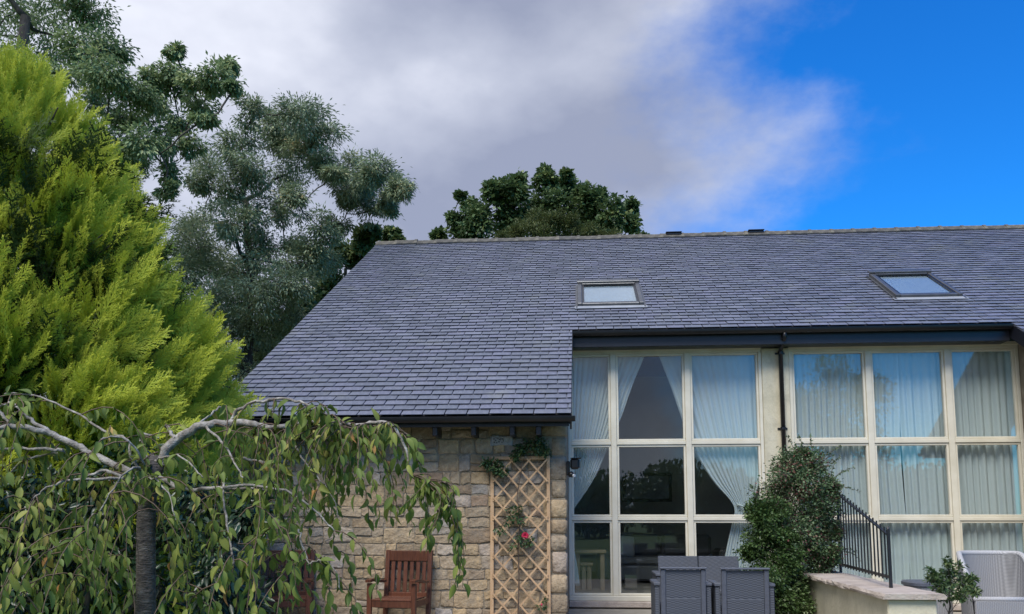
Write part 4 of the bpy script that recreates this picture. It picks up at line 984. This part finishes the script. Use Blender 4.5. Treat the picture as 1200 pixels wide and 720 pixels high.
# golden conifer ----------------------------------------------------
CY = 8.3
cc = at(-22, 560, CY); HX, HY = cc[0], CY
prof_h = [0, .6, 1.5, 2.4, 3.15, 3.95, 4.8, 5.58, 6.0, 6.3]; prof_r = [1.9, 2.1, 2.3, 2.37, 2.20, 1.82, 1.44, .86, .40, .02]
def spray(seed, dens=13):
    """a flat feathery spray: rib, side shoots, and scale-leaf points along each shoot"""
    r = random.Random(seed); V = []; Fc = []; tip = []
    def quill(p, d, L_, w_, t0, t1, nz):
        o = len(V); d = np.array(d); b = np.array([-d[1], d[0], 0.0]); b /= np.linalg.norm(b)
        for q, tt in ((np.array(p) - b * w_, t0), (np.array(p) + b * w_, t0), (np.array(p) + d * L_ + np.array([0, 0, nz]), t1)): V.append(tuple(q)); tip.append(tt)
        Fc.append((o, o + 1, o + 2))
    quill((0, 0, 0), (1, 0, 0), 1.0, .018, 0, 1.0, .05)
    for i in range(dens):
        x = .10 + .86 * i / dens
        for s in (-1, 1):
            ang_ = RAD(r.uniform(28, 46)); L_ = (.34 * (1 - x) ** .8 + .07) * r.uniform(.75, 1.2); d = (math.cos(ang_), s * math.sin(ang_), 0)
            x_ = x + r.uniform(-.02, .02); z_ = .05 * x_ * x_ + r.uniform(-.02, .02); t0 = x_ * .35
            quill((x_, 0, z_), d, L_, .013, t0, t0 + .55, r.uniform(-.03, .05))
            for j in range(3):
                f = .25 + .27 * j
                for s2 in (-1, 1):
                    a2 = ang_ * s + s2 * RAD(r.uniform(22, 40)); quill((x_ + d[0] * L_ * f, d[1] * L_ * f, z_), (math.cos(a2), math.sin(a2), 0), L_ * .42 * (1.1 - f * .6), .010, t0 + .3 * f, t0 + .5, r.uniform(-.03, .03))
    return V, Fc, np.clip(tip, 0, 1)
con = thing('conifer', 'large golden green conifer with feathery upswept sprays beside the slate roof', 'tree', (HX, HY, 0))
part('trunk', MB().tube([(HX, HY, 0), (HX + .03, HY, 2), (HX, HY + .03, 4.0), (HX, HY, 6.0)], [.2, .15, .09, .015], 10), MT['bark_dark'], con, smooth=True)
def cone_pts(n, fr, h0=.15, hmax=6.2):
    h = g_.uniform(h0, hmax, n * 4); r = np.interp(h, prof_h, prof_r); keep = g_.random(n * 4) < (r + .25) / 2.9; h = h[keep][:n]; th = g_.uniform(0, 2 * math.pi, len(h)); r = np.interp(h, prof_h, prof_r)
    lump = 1 + .07 * np.sin(th * 5 + h * 2.1) + .05 * np.sin(th * 11 - h * 3.7)
    return h, th, r * fr * lump
nv_ = 4
bh, bth, br_ = cone_pts(900, 1, .25)          # plumes: every shoot belongs to one, gaps stay between them
bl_ = g_.uniform(.72, 1.12, len(bh))
for grp in range(nv_):
    n = 3300; b_ = g_.integers(0, len(bh), n); u_ = g_.normal(0, .18, n); v_ = g_.normal(0, .20, n); w_ = g_.random(n)
    h = np.clip(bh[b_] + v_, .12, 6.25); R0 = np.maximum(br_[b_], .12); th = bth[b_] + u_ / R0
    rad_ = np.interp(h, prof_h, prof_r) * (br_[b_] / np.maximum(np.interp(bh[b_], prof_h, prof_r), .05))
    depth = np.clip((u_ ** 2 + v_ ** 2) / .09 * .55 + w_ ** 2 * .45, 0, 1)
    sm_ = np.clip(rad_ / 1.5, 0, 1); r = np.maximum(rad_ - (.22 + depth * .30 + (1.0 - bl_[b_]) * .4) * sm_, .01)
    out_ = np.stack([np.cos(th), np.sin(th), np.zeros_like(th)], 1); tang = np.cross(out_, np.array([0, 0, 1.0]))
    T = np.stack([HX + r * np.cos(th), HY + r * np.sin(th), h - .22], 1)
    up_ = np.interp(h, [0, 3, 5.7, 6.3], [.55, .9, 1.6, 3.0])
    D = out_ + np.array([0, 0, 1.0]) * (up_ + v_ * 1.6)[:, None] - tang * (u_ * 2.6)[:, None] + g_.normal(0, .22, (n, 3))
    Nn = out_ * .8 + tang * g_.normal(0, .8, n)[:, None] + np.array([0, 0, .5])
    S = g_.uniform(.24, .58, n) * (1.1 - .3 * depth); V, Fc, tp_ = spray(grp + 1)
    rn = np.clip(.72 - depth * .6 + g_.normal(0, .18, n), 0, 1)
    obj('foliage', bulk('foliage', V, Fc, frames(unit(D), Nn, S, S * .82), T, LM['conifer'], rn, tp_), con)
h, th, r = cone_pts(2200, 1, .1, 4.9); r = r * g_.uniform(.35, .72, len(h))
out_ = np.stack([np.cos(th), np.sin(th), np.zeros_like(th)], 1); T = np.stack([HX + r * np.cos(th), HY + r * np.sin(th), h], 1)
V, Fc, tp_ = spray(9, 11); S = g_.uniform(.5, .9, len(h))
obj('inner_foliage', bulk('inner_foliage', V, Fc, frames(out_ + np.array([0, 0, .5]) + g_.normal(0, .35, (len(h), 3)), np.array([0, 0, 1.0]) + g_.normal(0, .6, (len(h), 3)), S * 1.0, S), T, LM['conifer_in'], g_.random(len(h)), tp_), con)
lm = MB()
for i in range(70):
    hh = g_.uniform(.4, 5.2); t_ = g_.uniform(0, 2 * math.pi); rr_ = np.interp(hh, prof_h, prof_r) * .8
    lm.tube(curve((HX, HY, hh), (HX + rr_ * math.cos(t_), HY + rr_ * math.sin(t_), hh + rr_ * .45), -.05, 5, .03), [.035, .028, .02, .014, .006], 5)
part('limbs', lm, MT['bark_dark'], con)

# dark evergreen under the cherry -----------------------------------
lc = []
for px, py, r in ((20, 640, 60), (75, 660, 60), (130, 650, 55), (40, 580, 50), (110, 590, 45), (215, 620, 50), (250, 670, 45), (10, 700, 60), (90, 720, 60), (180, 700, 60), (240, 580, 40), (160, 560, 40), (-40, 640, 70), (270, 720, 40), (290, 600, 30)):
    yy = g_.uniform(6.35, 6.9); c = at(px, py, yy); R0 = r * yy / F; lc.append((c, (R0 * 1.1, R0, R0), 1.0))
b0 = at(110, 700, 6.7); b0[2] = 0
grow('laurel_shrub', 'dark glossy evergreen shrub behind the weeping cherry trunk', 'shrub', b0, at(110, 640, 6.7), .05, lc, MT['bark_dark'], leaf=LM['laurel'],
     sk=dict(start=.3), per=34, lsize=.085, lw=.42, shape=LEAF6, droop=.6, tufts=15, tsize=.36, rmean=.4)

# weeping cherry ----------------------------------------------------
g_ = np.random.default_rng(29); CD = 4.75
ch = thing('weeping_cherry', 'weeping cherry with silvery arching branches and long hanging leaves', 'tree', (at(171, 700, CD)[0], CD, 0))
tb = at(171, 720, CD)
trunk = MB().tube([(tb[0], CD, 0), (tb[0], CD, .5), at(171, 700, CD), at(171, 640, CD), at(171.5, 590, CD), at(176, 560, CD), at(186, 535, CD)], [.068, .058, .054, .052, .052, .058, .05], 12)
part('trunk', trunk, MT['bark_cherry'], ch, smooth=True)
br = MB(); twig = MB(); tips = []     # tips: leaf-bearing polylines
def branch(pts, r0, r1, leafy=0.0, k=7, sub=2):
    P = [at(x, y, CD + d) for x, y, d in pts]
    # round the corners
    for _ in range(sub):
        Q = [P[0]]
        for a, b in zip(P[:-1], P[1:]): Q += [a * .75 + b * .25, a * .25 + b * .75]
        P = Q + [P[-1]]
    P = [P[0]] + [p + g_.normal(0, .004, 3) for p in P[1:-1]] + [P[-1]]
    br.tube(P, np.linspace(r0, r1, len(P)), k)
    if leafy: tips.append((P, leafy))
    return P
B = []
# right hand arch
B.append(branch([(188, 545, 0), (196, 525, 0), (215, 508, .02), (240, 498, .05), (275, 495, .1), (302, 499, .1), (318, 502, .1)], .032, .017))
B.append(branch([(300, 499, .1), (330, 501, .1), (365, 494, .1), (395, 496, .08), (425, 498, .05), (448, 492, 0), (462, 500, -.03), (474, 522, -.05), (480, 548, -.05), (484, 560, -.05)], .014, .006))
B.append(branch([(318, 502, .1), (345, 497, .16), (375, 493, .2), (385, 494, .2)], .010, .005, .6))
B.append(branch([(271, 494, .1), (276, 482, .1), (290, 473, .08), (320, 468, .05), (345, 469, .0), (362, 474, -.05), (372, 482, -.08), (385, 488, -.1)], .012, .004))
B.append(branch([(205, 514, 0), (198, 503, .05), (193, 499, .08)], .012, .008))
B.append(branch([(240, 498, .05), (258, 515, -.1), (270, 532, -.2), (285, 560, -.28)], .009, .004, .5))
B.append(branch([(228, 503, .05), (250, 483, .2), (262, 476, .25), (275, 480, .3)], .008, .004, 1))
B.append(branch([(186, 560, 0), (215, 575, -.05), (250, 572, -.1), (285, 572, -.15), (330, 576, -.2)], .016, .006))
B.append(branch([(262, 565, -.1), (262, 590, -.2), (268, 630, -.25), (276, 661, -.27), (262, 668, -.3), (253, 684, -.3)], .0075, .004, .25))
B.append(branch([(285, 537, .05), (310, 542, .1), (338, 552, .15)], .010, .006))
B.append(branch([(340, 510, .1), (355, 540, .0), (372, 560, -.05), (390, 580, -.05), (398, 610, -.05)], .006, .003, .9))
B.append(branch([(262, 572, -.15), (300, 567, -.2), (340, 575, -.22), (372, 600, -.2), (392, 622, -.2)], .009, .004, .5))
B.append(branch([(350, 620, -.15), (358, 650, -.18), (362, 662, -.2)], .006, .004, .5))
B.append(branch([(362, 662, -.2), (375, 655, -.2), (390, 660, -.22), (398, 690, -.22)], .004, .003, .8))
# left hand arches
B.append(branch([(168, 560, 0), (140, 548, 0), (100, 528, -.02), (85, 520, -.03), (60, 508, -.05), (30, 500, -.1), (0, 500, -.15), (-40, 505, -.2)], .024, .014))
B.append(branch([(62, 508, -.05), (40, 495, .0), (28, 487, .0), (20, 475, .0), (10, 472, 0), (-10, 480, 0)], .013, .006, .5))
B.append(branch([(12, 499, -.1), (4, 487, -.1), (-6, 478, -.1)], .011, .008))
B.append(branch([(74, 528, -.05), (50, 526, -.08), (5, 525, -.1), (-30, 530, -.1)], .011, .006))
B.append(branch([(75, 530, 0), (45, 534, .05), (25, 540, .05), (10, 556, .05), (-5, 580, .05)], .009, .005, .5))
B.append(branch([(168, 575, 0), (145, 560, -.1), (125, 550, -.1), (110, 556, -.15), (85, 565, -.15), (130, 562, -.1)], .012, .006))
B.append(branch([(160, 560, -.05), (110, 562, -.2), (80, 562, -.25), (55, 570, -.3), (40, 585, -.3)], .010, .004, .6))
B.append(branch([(165, 555, -.05), (150, 530, -.1), (152, 515, -.1), (125, 508, .0), (100, 490, .1), (60, 470, .15), (30, 460, .2), (5, 462, .2)], .010, .004, 1))
B.append(branch([(170, 548, -.1), (158, 520, -.2), (135, 510, -.25), (118, 515, -.3)], .007, .003, 1))
B.append(branch([(175, 545, .05), (160, 511, .1), (170, 510, .1), (186, 513, .1)], .010, .006))
B.append(branch([(182, 540, -.1), (205, 530, -.25), (225, 545, -.35), (238, 560, -.4)], .007, .003, 1))
B.append(branch([(172, 560, -.1), (160, 545, -.3), (140, 560, -.4), (120, 590, -.45), (105, 625, -.45)], .007, .003, 1))
B.append(branch([(170, 560, -.1), (185, 560, -.3), (198, 580, -.4), (206, 610, -.42)], .006, .003, 1))
B.append(branch([(80, 630, -.3), (62, 640, -.3), (52, 665, -.3), (52, 680, -.3)], .005, .003, .8))
def wander(p, d0, L_, n, fall, leafy=1.0, wob=.10, r0=.004):
    """a weeping shoot: sets out along d0 and gives in to its weight"""
    P = [np.array(p, float)]; d = unit(np.array(d0, float)); st = L_ / n
    for i in range(n):
        d = d + np.array([0, 0, -fall]) + g_.normal(0, wob, 3); d[2] = min(d[2], .45 - .28 * i); d = unit(d); P.append(P[-1] + d * st)
    twig.tube(P, np.linspace(r0, .0015, len(P)), 4, False); tips.append((P, leafy))
    return P
# right-hand curtains, hung where the photograph shows them
for x, y, d, L_, n_ in ((360, 497, .1, .35, 3), (385, 496, .08, .5, 4), (396, 497, .08, .75, 5), (405, 498, .06, .9, 6), (416, 498, .05, .95, 6), (424, 498, .04, .8, 5), (432, 498, .04, .55, 4), (445, 494, 0, .4, 3), (456, 497, -.02, .3, 3), (466, 506, -.03, .35, 2), (300, 500, .1, .4, 4), (330, 501, .1, .45, 4), (345, 500, .1, .4, 3)):
    for q in range(n_): wander(at(x + g_.normal(0, 6), y + 2, CD + d + g_.normal(0, .05)), (g_.normal(0, .7), g_.normal(0, .7), .35), L_ * g_.uniform(.6, 1.08), 9, .38, 1)
for x0_, y0_, x1_, y1_, n_ in ((482, 556, 505, 625, 3), (484, 558, 527, 640, 3), (484, 560, 534, 682, 3), (486, 562, 522, 598, 3), (483, 556, 474, 590, 3), (484, 560, 496, 640, 2)):
    for q in range(n_):
        a, b = at(x0_, y0_, CD - .05), at(x1_ + g_.normal(0, 5), y1_ + g_.normal(0, 8), CD - .1 + g_.normal(0, .12)); P = [a + (b - a) * t + np.array([.11 * math.sin(math.pi * t), 0, .05 * math.sin(math.pi * t)]) for t in np.linspace(0, 1, 9)]
        twig.tube(P, np.linspace(.004, .0015, 9), 4, False); tips.append((P, 1.15))
for q in range(5): wander(at(372, 480, CD - .08), (g_.normal(.1, .3), g_.normal(0, .4), .6), .16, 6, .45, 1.6)
wander(at(320, 468, CD + .05), (0.1, -.2, .1), .2, 6, .4, 1); wander(at(312, 470, CD + .05), (-.1, .2, .2), .16, 6, .4, 1)
# short leafy spurs along the tops of the arches
for b in B:
    for p in b[3::2]:
        vx_ = p - np.array([0, 0, EYE])
        if 600 + F * (vx_ @ rt) / (vx_ @ fw) < 380 and g_.random() < .16: wander(p + np.array([0, 0, .005]), (g_.normal(0, .6), g_.normal(0, .6), g_.uniform(.3, .9)), g_.uniform(.10, .22), 6, .5, 1.4, .12, .003)
# everywhere else shoots hang from the arches
allp = [(p, b) for b in B for p in b[2:]]
for p, b in allp:
    sx = (p - np.array([0, 0, EYE])); x_px = 600 + F * (sx @ rt) / (sx @ fw)
    if x_px > 395: continue
    k_ = .19 if x_px < 330 else .17
    while g_.random() < k_:
        k_ *= .55
        wander(p, (g_.normal(0, .7), g_.normal(0, .7) - .15, g_.uniform(-.1, .45)), g_.uniform(.25, 1.0) * (1.0 if x_px < 330 else .7), 10, g_.uniform(.2, .42), 1)
for i in range(44):
    x_px = g_.choice([g_.uniform(-30, 150), g_.uniform(190, 345), g_.uniform(250, 400)], p=[.5, .32, .18]); wander(at(x_px, g_.uniform(560, 690), CD + g_.uniform(-.5, .6)), (g_.normal(0, .6), g_.normal(0, .6), .25), g_.uniform(.35, .9), 10, .36, 1)
part('limbs', br, MT['branch_cherry'], ch, smooth=True)
part('twigs', twig, MT['twig'], ch, smooth=True)
LT, LD, LN, LS, LR = [], [], [], [], []
for P, leafy in tips:
    P = np.array(P); seg = np.linalg.norm(np.diff(P, axis=0), axis=1); cum = np.concatenate([[0], np.cumsum(seg)]); L_ = cum[-1]
    n = int(L_ / .045 * leafy); base_r = np.clip(g_.normal(.42, .16), .05, .9)
    for i in range(n):
        s = L_ * (.06 + .94 * (i + g_.random() * .7) / max(n, 1)); q = min(np.searchsorted(cum, s) , len(P) - 1); q = max(q, 1); f = (s - cum[q - 1]) / (seg[q - 1] + 1e-9)
        p = P[q - 1] * (1 - f) + P[q] * f; d = unit(P[q] - P[q - 1]); si = 1 if i % 2 else -1
        side = unit(np.cross(d, np.array([g_.normal(0, .5), 1, .3]))) * si
        dirv = d * .35 + side * g_.uniform(.25, .8) + np.array([0, 0, -g_.uniform(.4, 1.3)]) + g_.normal(0, .2, 3)
        LT.append(p); LD.append(dirv); LN.append(side * .5 + np.array([0, -.5, .6]) + g_.normal(0, .45, 3)); LS.append(g_.uniform(.045, .098) * (1 if f < .9 else .8)); LR.append(np.clip(base_r + g_.normal(0, .16), 0, 1))
LT, LD, LN, LS, LR = map(np.array, (LT, LD, LN, LS, LR))
CL = [cherry_leaf(.12, .5), cherry_leaf(.30, .45), cherry_leaf(.55, .6), cherry_leaf(.28, 1.1)]; Rm = frames(unit(LD), LN, LS, LS * g_.uniform(.8, 1.1, len(LS)))
vis = (LT - np.array([0, 0, EYE])); dep = vis @ fw; pxx = 600 + F * (vis @ rt) / dep; pyy = YP - F * (vis @ upv) / dep
keep = ~((np.abs(pxx - 172) < 17) & (pyy > 575) & (dep < CD + .02)); LT, LD, LS, LR, Rm, dep, pxx, pyy = [q[keep] for q in (LT, LD, LS, LR, Rm, dep, pxx, pyy)]   # clear stem below the graft
score = LS / dep * ((pxx > 5) & (pxx < 1195) & (pyy < 700)); order = np.argsort(-score); near = order[:300]; rest = order[300:]
crown = obj('crown', bulk('crown', *CL[0], Rm[rest[0::4]], LT[rest[0::4]], LM['cherry'], LR[rest[0::4]]), ch, kind='stuff')
for q in (1, 2, 3): obj('leaves', bulk('leaves', *CL[q], Rm[rest[q::4]], LT[rest[q::4]], LM['cherry'], LR[rest[q::4]]), crown, kind='stuff')
buckets = {}
for i in near:
    b_ = (int(LR[i] * 7.99), int(i) % 4)
    if b_ not in buckets: buckets[b_] = bulk('leaf', *CL[b_[1]], np.eye(3)[None], np.zeros((1, 3)), LM['cherry'], np.array([(b_[0] + .5) / 8]))
    o = obj('leaf', buckets[b_], crown); R0 = Rm[i]
    o.matrix_local = Matrix([[*R0[0], LT[i][0]], [*R0[1], LT[i][1]], [*R0[2], LT[i][2]], [0, 0, 0, 1]])
print('cherry leaves', len(LS))

# shrubs against the pier -------------------------------------------
def bush(name, label, base, clumps, leaf, per, lsize, lw, sprigs=0, tufts=16, rmean=.45, dirs=None, shape=LEAF4, stem=.03, tsize=.3):
    t = thing(name, label, 'shrub', (base[0], base[1], base[2]))
    tm, lm, nodes = skeleton(base, np.mean([c[0] for c in clumps], axis=0), stem, clumps, start=.2, rmin=.003, thin=.45)
    part('stem', tm, MT['bark_dark'], t)
    cl = list(clumps); tw = MB(); T, D = [], []
    for q in range(sprigs):
        c = clumps[g_.integers(len(clumps))] if dirs is None else clumps[dirs[q % len(dirs)]]
        d = unit(np.array([g_.normal(0, .7), g_.normal(0, .5), abs(g_.normal(0, .6)) + .25])); p = np.array(c[0]) + d * np.array(c[1]) * .8; P = [p]
        for i in range(7): d = unit(d + g_.normal(0, .16, 3) + np.array([0, 0, -.05])); P.append(P[-1] + d * g_.uniform(.03, .055))
        tw.tube(P, np.linspace(.004, .0015, len(P)), 4, False)
        for i in range(34):
            f = g_.random(); j = min(int(f * 7), 6); T.append(P[j] + (P[j + 1] - P[j]) * (f * 7 - j)); D.append(unit(g_.normal(0, 1, 3)) + d * .5)
    me = canopy(cl, per, lsize, lw, shape, leaf, .1, tufts, tsize, lm, rmean)
    part('limbs', lm, MT['bark_dark'], t, kind='stuff')
    obj('foliage', me, t)
    if sprigs:
        part('shoots', tw, MT['twig'], t, kind='stuff'); T, D = np.array(T), np.array(D); S = lsize * g_.uniform(.7, 1.1, len(T))
        obj('shoot_leaves', bulk('shoot_leaves', shape[0], shape[1], frames(D, g_.normal(0, 1, (len(T), 3)), S, S * lw), T, leaf, g_.random(len(T)) * .7), t)
    return t
BYY = 10.6
tc_ = pxclumps([(935, 560, 28), (956, 575, 28), (912, 582, 28), (948, 545, 21), (922, 548, 22), (905, 600, 22), (965, 600, 22), (940, 605, 32), (920, 620, 30), (955, 640, 26), (965, 660, 20), (935, 650, 30), (930, 690, 34), (915, 715, 30), (950, 690, 22), (972, 572, 12), (975, 625, 12), (974, 652, 12), (940, 535, 10)], BYY, .22, 1.0)
b0 = at(938, 700, BYY); b0[2] = 0
bush('cotoneaster', 'tall dark shrub with reddish leaves and stray shoots against the cream pier', b0, tc_, LM['coto'], 75, .034, .55, sprigs=26, tufts=38, rmean=.5, dirs=[3, 4, 17, 0, 1, 14, 15, 3, 17])
bc = pxclumps([(895, 610, 20), (905, 600, 18), (890, 635, 22), (905, 640, 26), (885, 600, 13), (895, 670, 26), (910, 675, 26), (905, 705, 30), (925, 660, 18), (915, 700, 26), (880, 650, 12), (922, 630, 14), (930, 705, 20)], 10.2, .15, 1.0)
b0 = at(905, 700, 10.2); b0[2] = 0
bush('round_shrub', 'dense bright green small leaved shrub beside the rattan chair', b0, bc, LM['box'], 80, .036, .6, sprigs=6, tufts=26, rmean=.5)
# potted standard on the patio
pcx = at(1114, 700, 8.6)
pot = thing('plant_pot', 'dark round pot under the small leafy shrub near the wicker armchair', 'pot', (pcx[0], 8.6, 0))
part('body', MB().lathe((pcx[0], 8.6, 0), [(.0, .0), (.12, .0), (.16, .28), (.175, .30), (.175, .34), (.155, .34), (.15, .30), (0, .30)], 24), MT['pot'], pot, smooth=True)
pc_ = pxclumps([(1114, 680, 15), (1100, 685, 13), (1128, 685, 13), (1112, 668, 11), (1105, 698, 11), (1126, 698, 10), (1095, 676, 8), (1138, 680, 8), (1088, 668, 4, .3), (1110, 658, 5, .4), (1140, 692, 7, .6), (1122, 664, 6, .5)], 8.6, .09, .9)
pc_ = [(c, tuple(q * .82 for q in r), dn) for c, r, dn in pc_]
bush('potted_shrub', 'small bushy shrub with pointed leaves growing in a dark pot', (pcx[0], 8.6, .30), pc_, LM['rose'], 16, .042, .5, sprigs=0, tufts=13, rmean=.7, shape=LEAF6, stem=.012, tsize=.42)

# climbing rose on the trellis --------------------------------------
ry = WY - .10
ros = thing('climbing_rose', 'climbing rose with one crimson bloom on the pale trellis', 'rose', (at(607, 700, ry)[0], ry, 0))
st = MB(); x7 = at(607, 700, ry)[0]
st.tube([(x7, ry + .02, 0), at(607, 720, ry), at(608, 680, ry), at(607, 640, ry), at(609, 610, ry), at(606, 580, ry), at(612, 545, ry), at(618, 525, ry)], [.010, .009, .008, .007, .006, .005, .004, .003], 6)
st.tube([at(608, 600, ry), at(600, 605, ry), at(588, 615, ry), at(582, 640, ry)], .003, 5)
st.tube([at(607, 575, ry), at(595, 560, ry), at(584, 550, ry), at(574, 544, ry)], .003, 5)
st.tube([at(607, 640, ry), at(614, 633, ry), at(615.5, 629, ry)], .003, 5)
part('stem', st, MT['twig'], ros, smooth=True)
rc = pxclumps([(612, 526, 9, 1.2), (625, 524, 10, 1.4), (635, 528, 9, 1.1), (606, 531, 7, .8), (641, 530, 6, .6), (574, 546, 7, 1), (582, 548, 8, 1.1), (588, 553, 7, 1), (570, 542, 5, .5), (604, 537, 5, .5), (604, 598, 9, .5), (596, 606, 9, .5), (607, 610, 7, .4), (610, 633, 9, .7), (620, 636, 9, .6), (602, 640, 7, .4), (585, 620, 8, .25), (635, 708, 6, .3), (630, 520, 8, .8)], ry - .02, .03, .9)
me = canopy(rc, 15, .045, .6, LEAF6, LM['rose'], .2, 9, .45, None, .45, 'foliage')
obj('foliage', me, ros)
# bloom: whorls of cupped petals
bl = at(615.5, 628, ry - .05); pm = MB()
for ring, (nr, rad_, hh) in enumerate(((3, .012, .02), (5, .022, .014), (6, .034, .004))):
    for i in range(nr):
        a = 2 * math.pi * i / nr + ring; c_, s_ = math.cos(a), math.sin(a); wd = rad_ * .75 + .006
        V = [(0, -.0, 0), (rad_ * c_ - wd * s_, -.006 - hh, rad_ * s_ + wd * c_), (rad_ * 1.35 * c_, -.003 - hh * .8, rad_ * 1.35 * s_), (rad_ * c_ + wd * s_, -.006 - hh, rad_ * s_ - wd * c_)]
        pm.add([bl + np.array(v) for v in V], [(0, 1, 2), (0, 2, 3)])
part('bloom', pm, MT['petal'], ros)
b2 = at(634, 710, ry - .03)
part('bud', MB().tube([b2, b2 + np.array([.008, 0, .012]), b2 + np.array([.012, 0, .03])], [.008, .013, .003], 7), MT['petal'], ros, smooth=True)

# trees across the lawn, behind the viewer (they stand mirrored in the glazing)
wood = MB(); T, D, S, R1 = [], [], [], []
for i in range(120):
    x = g_.uniform(-45, 50); y = g_.uniform(-42, -30); hh = g_.uniform(3.0, 5.4); wood.tube([(x, y, 0), (x + g_.normal(0, .2), y, hh * .7)], [.18, .07], 6)
    n = 1500; d = unit(g_.normal(0, 1, (n, 3))) * (g_.random((n, 1)) ** .4); P = np.array([x, y, hh * .55]) + d * np.array([hh * .42, hh * .42, hh * .48]); T.append(P); D.append(d + g_.normal(0, .4, (n, 3))); S.append(g_.uniform(.22, .42, n)); R1.append(np.clip(g_.normal(.4, .2, n), 0, 1))
T, D, S, R1 = map(np.concatenate, (T, D, S, R1))
wd_ = obj('distant_wood', bulk('distant_wood', LEAF4[0], LEAF4[1], frames(unit(D), g_.normal(0, 1, (len(T), 3)), S, S * .8), T, LM['maple'], R1), kind='stuff')
tag(wd_, 'belt of trees across the lawn, mirrored in the glazing', 'wood')
part('trunks', wood, MT['bark_dark'], wd_, kind='stuff')
for (x, y, hh, lab) in ((-0.9, -9.0, 5.0, 'dark broadleaf tree across the lawn, mirrored in the tied curtain panes'), (10.4, -7.0, 9.0, 'taller leafy tree across the lawn, mirrored in the pane beside the pier')):
    cl = []
    for q in range(22):
        d = unit(g_.normal(0, 1, 3)); cl.append((np.array([x, y, hh * .62]) + d * np.array([hh * .2, hh * .2, hh * .32]) * g_.random() ** .4, (hh * .1, hh * .1, hh * .09), 1.0))
    grow('lawn_tree', lab, 'tree', np.array([x, y, 0.0]), np.array([x, y, hh * .6]), .2, cl, MT['bark_dark'], leaf=LM['ash'], sk=dict(start=.4), per=55, lsize=.16, lw=.5, shape=LEAF4, tufts=12, tsize=.4)
